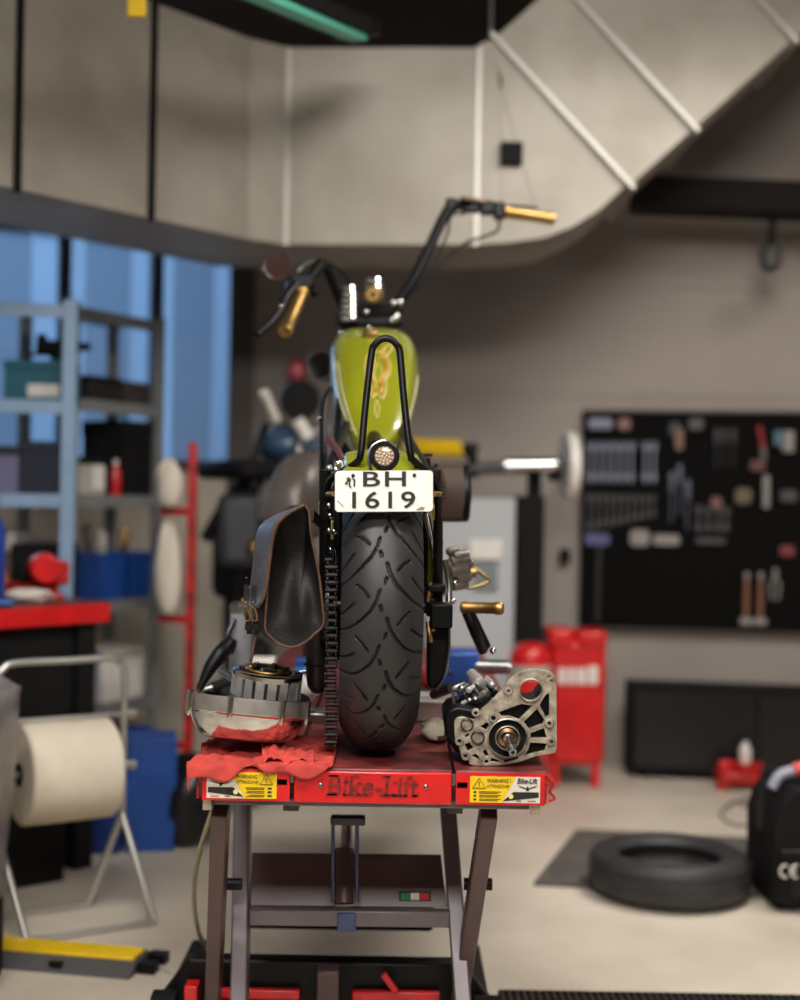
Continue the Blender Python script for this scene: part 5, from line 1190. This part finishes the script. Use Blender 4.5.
# floor mat, loose tyre, black machine, jack
mc = G(700, 858); ma = math.radians(-8)
one(MB().prism([G(533, 886), G(576, 832), G(576, 832) + V((1.6, -.22, 0)), G(533, 886) + V((1.75, -.22, 0))], (0, 0, .012)), 'floor_mat', mat('grey_rubber_mat', (92, 88, 84), .7, var=.2, vscale=20, bump=.1, bscale=80), 'dark grey rubber mat under the loose tyre', 'mat', bev=.003)
tc = G(669, 894); tc.z = .012
D_, Wt = .262, .138
lt_ = thing('loose_tyre', 'worn black tyre lying flat on the concrete floor at the right', 'tyre', tc)
build(MB().lathe([(.172, .02), (.19, .006), (.22, .0), (.245, .012), (.257, .03), (D_, .06), (D_, Wt - .06), (.257, Wt - .03), (.245, Wt - .012), (.22, Wt), (.19, Wt - .006), (.172, Wt - .02), (.166, Wt - .028), (.18, Wt - .05), (.20, Wt * .5), (.18, .05), (.166, .028), (.172, .02)], tc, (0, 0, 1), 56, caps=False), 'casing', mat('old_tyre_rubber', (46, 45, 46), .6, var=.25, vscale=14), lt_, sharp=50)
for z in (.05, .075, .10): build(MB().torus(tc + V((0, 0, z)), (0, 0, 1), D_ - .0008, .0022, 56, 6), 'tread_rib', m_rubber, lt_)
build(MB().torus(tc + V((0, 0, Wt - .004)), (0, 0, 1), .205, .003, 48, 6), 'bead_ring', m_rubber, lt_)
bm_ = thing('black_machine', 'black floor machine with white CE mark at the right edge', 'machine', G(800, 912))
g0 = G(757, 913); gx, gy = g0.x + .05, g0.y
build(MB().prism([(gx, gy, .025), (gx, gy, .27), (gx + .02, gy, .33), (gx + .06, gy, .39), (gx + .5, gy, .41), (gx + .5, gy, .025)], (0, .35, 0)), 'housing', m_blackmat, bm_, bev=.01)
build(MB().obox((gx + .015, gy - .012, .03), (.45, 0, 0), (0, .02, 0), (0, 0, .17)), 'front_panel', m_black, bm_, bev=.006)
for k in range(3): build(MB().obox((gx + .05 + .10 * k, gy - .02, .055), (.07, 0, 0), (0, .012, 0), (0, 0, .05)), 'vent', mat('vent_black', (4, 4, 4), .9), bm_)
cem = MB(); pz = P(784, 870, gy).z
for k in range(2):
    c = V((P(784 + 10.5 * k, 870, gy).x, gy - .014, pz))
    cem.tube([c + V((.016 * math.cos(q), 0, .019 * math.sin(q))) for q in [math.radians(70 + 22 * i) for i in range(11)]], .0032, 6)
    if k: cem.tube([c + V((-.015, 0, 0)), c + V((.002, 0, 0))], .0032, 6)
build(cem, 'ce_mark', m_white, bm_)
build(MB().tube(spline([P(772, 788, gy + .1), P(782, 774, gy + .1), P(810, 768, gy + .1)], 4), .018, 10), 'grey_handle', mat('pale_blue_grey', (150, 152, 168), .5), bm_)
build(MB().cyl(P(794, 770, gy + .09), P(812, 766, gy + .09), .022, n=14), 'red_collar', mat('salmon_red', (200, 70, 74), .5), bm_)
build(MB().tube(spline([P(757, 800, gy + .1), P(760, 830, gy + .06), P(762, 780, gy + .12)], 4), .012, 8), 'corner_tube', m_blackmat, bm_)
for x in (.03, .4): build(MB().obox((gx + x, gy + .05, 0), (.06, 0, 0), (0, .06, 0), (0, 0, .025)), 'foot', m_rubber, bm_)
jk = thing('trolley_jack', 'small red trolley jack on the floor near the low cabinet', 'jack', G(738, 790)); c = G(738, 788)
build(MB().box(c + V((0, 0, .055)), (.19, .16, .055)), 'chassis', m_reddull, jk, bev=.01)
for x in (-.08, .08): build(MB().cyl(c + V((x, -.07, .03)), c + V((x, -.04, .03)), .03, n=16), 'wheel', m_reddull, jk)
build(MB().box(c + V((-.06, 0, .10)), (.06, .05, .05)), 'lift_arm', m_red, jk, bev=.01)
build(MB().lathe([(.06, 0), (.075, .025), (.07, .03)], c + V((.04, 0, .083)), (0, 0, 1), 20), 'saddle', m_red, jk)
bott('white_bottle', c + V((.03, 0, .115)), .026, .095, m_white, m_white, 'small white bottle standing on the red trolley jack')
cbl = [G(722, 812), G(735, 803), G(752, 812), G(748, 826), G(728, 824), G(722, 812), G(745, 800), G(756, 800)]
one(MB().tube([p + V((0, 0, .006)) for p in spline(cbl, 6)], .006, 8), 'floor_cable', mat('grey_cable', (112, 106, 100), .6), 'grey cable coiled on the floor by the black machine', 'cable')
gr = thing('floor_grate', 'dark ribbed floor grate at the bottom right edge', 'grate', G(650, 1003))
g0, g1 = G(498, 994), G(815, 994); dx = g1.x - g0.x
build(MB().obox((g0.x, g0.y - .3, 0), (dx, 0, 0), (0, .3, 0), (0, 0, .006)), 'tray', m_blackmat, gr)
build(MB().obox((g0.x, g0.y - .012, .006), (dx, 0, 0), (0, .012, 0), (0, 0, .006)), 'edge_bar', m_darksteel, gr)
bar0 = None
for k in range(44):
    if bar0 is None: bar0 = build(MB().obox((g0.x + .005, g0.y - .3, .006), (.008, 0, 0), (0, .285, 0), (0, 0, .007)), 'slat', mat('grate_steel', (60, 55, 52), .5, .5), gr)
    else:
        b2 = link(bar0.copy()); b2.location = bar0.location + V((dx / 44 * k, 0, 0))

# ------------------------------------------------------------------ left foreground
m_zinc = mat('zinc_plated_tube', (196, 196, 190), .3, .8)
w_, q_ = V((-.85, -.53, 0)), V((-.56, .40, 0)) * .5
rp = V((-.822, 4.19, 0)); lp = rp + w_ * .38
st = thing('paper_roll_stand', 'chrome tubular floor stand holding the big paper roll', 'stand', (rp + lp) / 2)
r_ = .0105
up1 = V((0, 0, .78)); zp = V((0, 0, .31))
build(MB().tube(spline([rp + zp, rp + V((0, 0, .55)), rp + V((0, 0, .73)), rp + w_ * .015 + V((0, 0, .765)), rp + w_ * .05 + up1, rp + w_ * .18 + up1, lp - w_ * .05 + up1, lp - w_ * .015 + V((0, 0, .765)), lp + V((0, 0, .73)), lp + V((0, 0, .55)), lp + zp], 5), r_, 12), 'hoop_frame', m_zinc, st)
for pnt in (rp, lp):
    for s, nm in ((-1, 'front_leg'), (1, 'rear_leg')):
        build(MB().tube([pnt + zp, pnt + q_ * (s * .42) + V((0, 0, r_))], r_, 10), nm, m_zinc, st)
for s in (-1, 1): build(MB().tube([rp + q_ * (s * .42) + V((0, 0, r_)) - w_ * .004, lp + q_ * (s * .42) + V((0, 0, r_))], r_, 10), 'floor_bar', m_zinc, st)
build(MB().tube([rp + V((0, 0, .61)) - w_ * .03, lp + V((0, 0, .61))], .008, 10), 'tear_bar', m_zinc, st)
build(MB().tube([rp + V((0, 0, .455)) - w_ * .04, lp + V((0, 0, .455)) + w_ * .02], .010, 10), 'axle_bar', m_zinc, st)
for z in (.61, .455): build(MB().cyl(rp + V((0, 0, z)) - w_ * .035, rp + V((0, 0, z)) - w_ * .005, .015, n=14), 'end_knob', m_zinc, st)
ro = thing('paper_roll', 'large off-white paper roll on the chrome stand', 'paper roll', (rp + lp) / 2 + V((0, 0, .31)))
c0_ = rp + w_ * .045 + V((0, 0, .455)); LR = .27
build(MB().lathe([(.035, 0), (.14, 0), (.147, .006), (.147, LR - .006), (.14, LR), (.035, LR), (.035, 0)], c0_, w_, 56, caps=False), 'paper', m_paper, ro)
build(MB().lathe([(.014, -.002), (.034, -.002), (.034, LR + .003), (.014, LR + .003), (.014, -.002)], c0_, w_, 28, caps=False), 'cardboard_core', m_blackmat, ro)
# bin with a grey plastic liner at the left edge
bn = thing('waste_bin', 'black waste bin with a crumpled grey plastic liner at the left edge', 'bin', V((-1.18, 3.6, 0)))
bc = V((-1.215, 3.58, 0)); rings = []
for k, (z, r) in enumerate(((.0, .185), (.02, .19), (.34, .19), (.52, .185))): rings.append([bc + V((r * sgnp(math.cos(a), .6), r * sgnp(math.sin(a), .6), z)) for a in [2 * PI * i / 28 for i in range(28)]])
build(MB().loft(rings, True), 'bin_body', m_blackmat, bn)
rings = []
for k in range(9):
    z = .22 + .54 * k / 8; r = .195 + .03 * (k / 8) ** 2
    rings.append([bc + V((r * sgnp(math.cos(a), .6) * (1 + .03 * math.sin(9 * a + k)), r * sgnp(math.sin(a), .6) * (1 + .03 * math.cos(7 * a - k)), z + .012 * math.sin(5 * a + k))) for a in [2 * PI * i / 60 for i in range(60)]])
build(MB().loft(rings, False), 'plastic_liner', mat('grey_polythene', (120, 116, 116), .3, trans=.0, var=.15, vscale=20), bn, solid=.002, sharp=70)
build(MB().tube([bc + V((.2, -.06, 0)), bc + V((.2, -.06, .7))], .008, 8), 'liner_frame', m_darksteel, bn)
# cable ramp
ra, rb_ = V((-1.12, 3.82, 0)), G(143, 968); rdir = (rb_ - ra).normalized(); rn = V((-rdir.y, rdir.x, 0)); rl = (rb_ - ra).length
cr_ = thing('cable_ramp', 'black cable ramp with a yellow lid on the concrete floor', 'cable ramp', (ra + rb_) / 2)
build(MB().prism([ra - rn * .10, ra + rn * .066, ra + rn * .05 + V((0, 0, .032)), ra - rn * .05 + V((0, 0, .032))], rdir * rl), 'ramp_body', mat('charcoal_rubber', (74, 73, 74), .6), cr_, bev=.004)
build(MB().obox(ra - rn * .046 + V((0, 0, .032)), rdir * (rl - .01), rn * .092, (0, 0, .008)), 'lid', m_yellow, cr_, bev=.002)
build(MB().obox(ra - rn * .095 + rdir * rl * .5 + V((0, 0, .02)), rdir * .035, rn * .02, (0, 0, .008)), 'grip_slot', m_black, cr_)
for k in range(2): build(MB().obox(rb_ + rn * (.03 - .08 * k), rdir * .05, rn * .04, (0, 0, .03)), 'connector_lug', m_black, cr_, bev=.004)
one(MB().tube([p + V((0, 0, .006)) for p in spline([rb_ + rdir * .05, rb_ + rdir * .1 - rn * .03, rb_ + rdir * .16 + rn * .02, rb_ + rdir * .2]  , 5)], .006, 8), 'floor_lead', m_card, 'short grey lead running from the cable ramp towards the lift', 'cable')
one(MB().tube(spline([P(212, 812, 3.05), P(200, 850, 3.1), P(194, 890, 3.2), P(198, 930, 3.3), P(208, 950, 3.4)], 6), .0055, 8), 'hanging_hose', mat('beige_hose', (150, 142, 118), .5), 'thin beige hose hanging at the left of the lift', 'hose')
# clutter on the floor behind the paper stand
def fl(x, d): return V((P(x, 760, d).x, d, 0))
boxthing('floor_crate', m_blue, fl(150, 5.05), (.17, .2, .26), 'blue floor crate behind the paper stand, the right one', 'crate', .2, hollow=True)
boxthing('floor_crate', mat('deep_blue_plastic', (18, 50, 120), .5), fl(95, 5.0), (.20, .2, .22), 'deep blue floor crate behind the paper roll', 'crate', .1, hollow=True)
boxthing('floor_crate', m_blue, V((fl(152, 5.05).x, 5.05, .262)), (.17, .2, .14), 'blue lidded box stacked on the right floor crate', 'box', .2, lid=m_blue)
blob('black_sack', mat('black_polythene', (22, 22, 24), .3), fl(188, 5.05), (.105, .1, .16), 'black rubbish sack on the floor left of the lift', 'sack', 3, .15)
blob('black_sack', mat('black_polythene', (22, 22, 24), .3), fl(212, 5.35), (.07, .08, .13), 'smaller black sack behind the other sack', 'sack', 7, .15)
boxthing('floor_crate', m_blackmat, fl(20, 4.6), (.26, .2, .4), 'black crate in the dark below the workbench', 'crate', -.88, hollow=True)
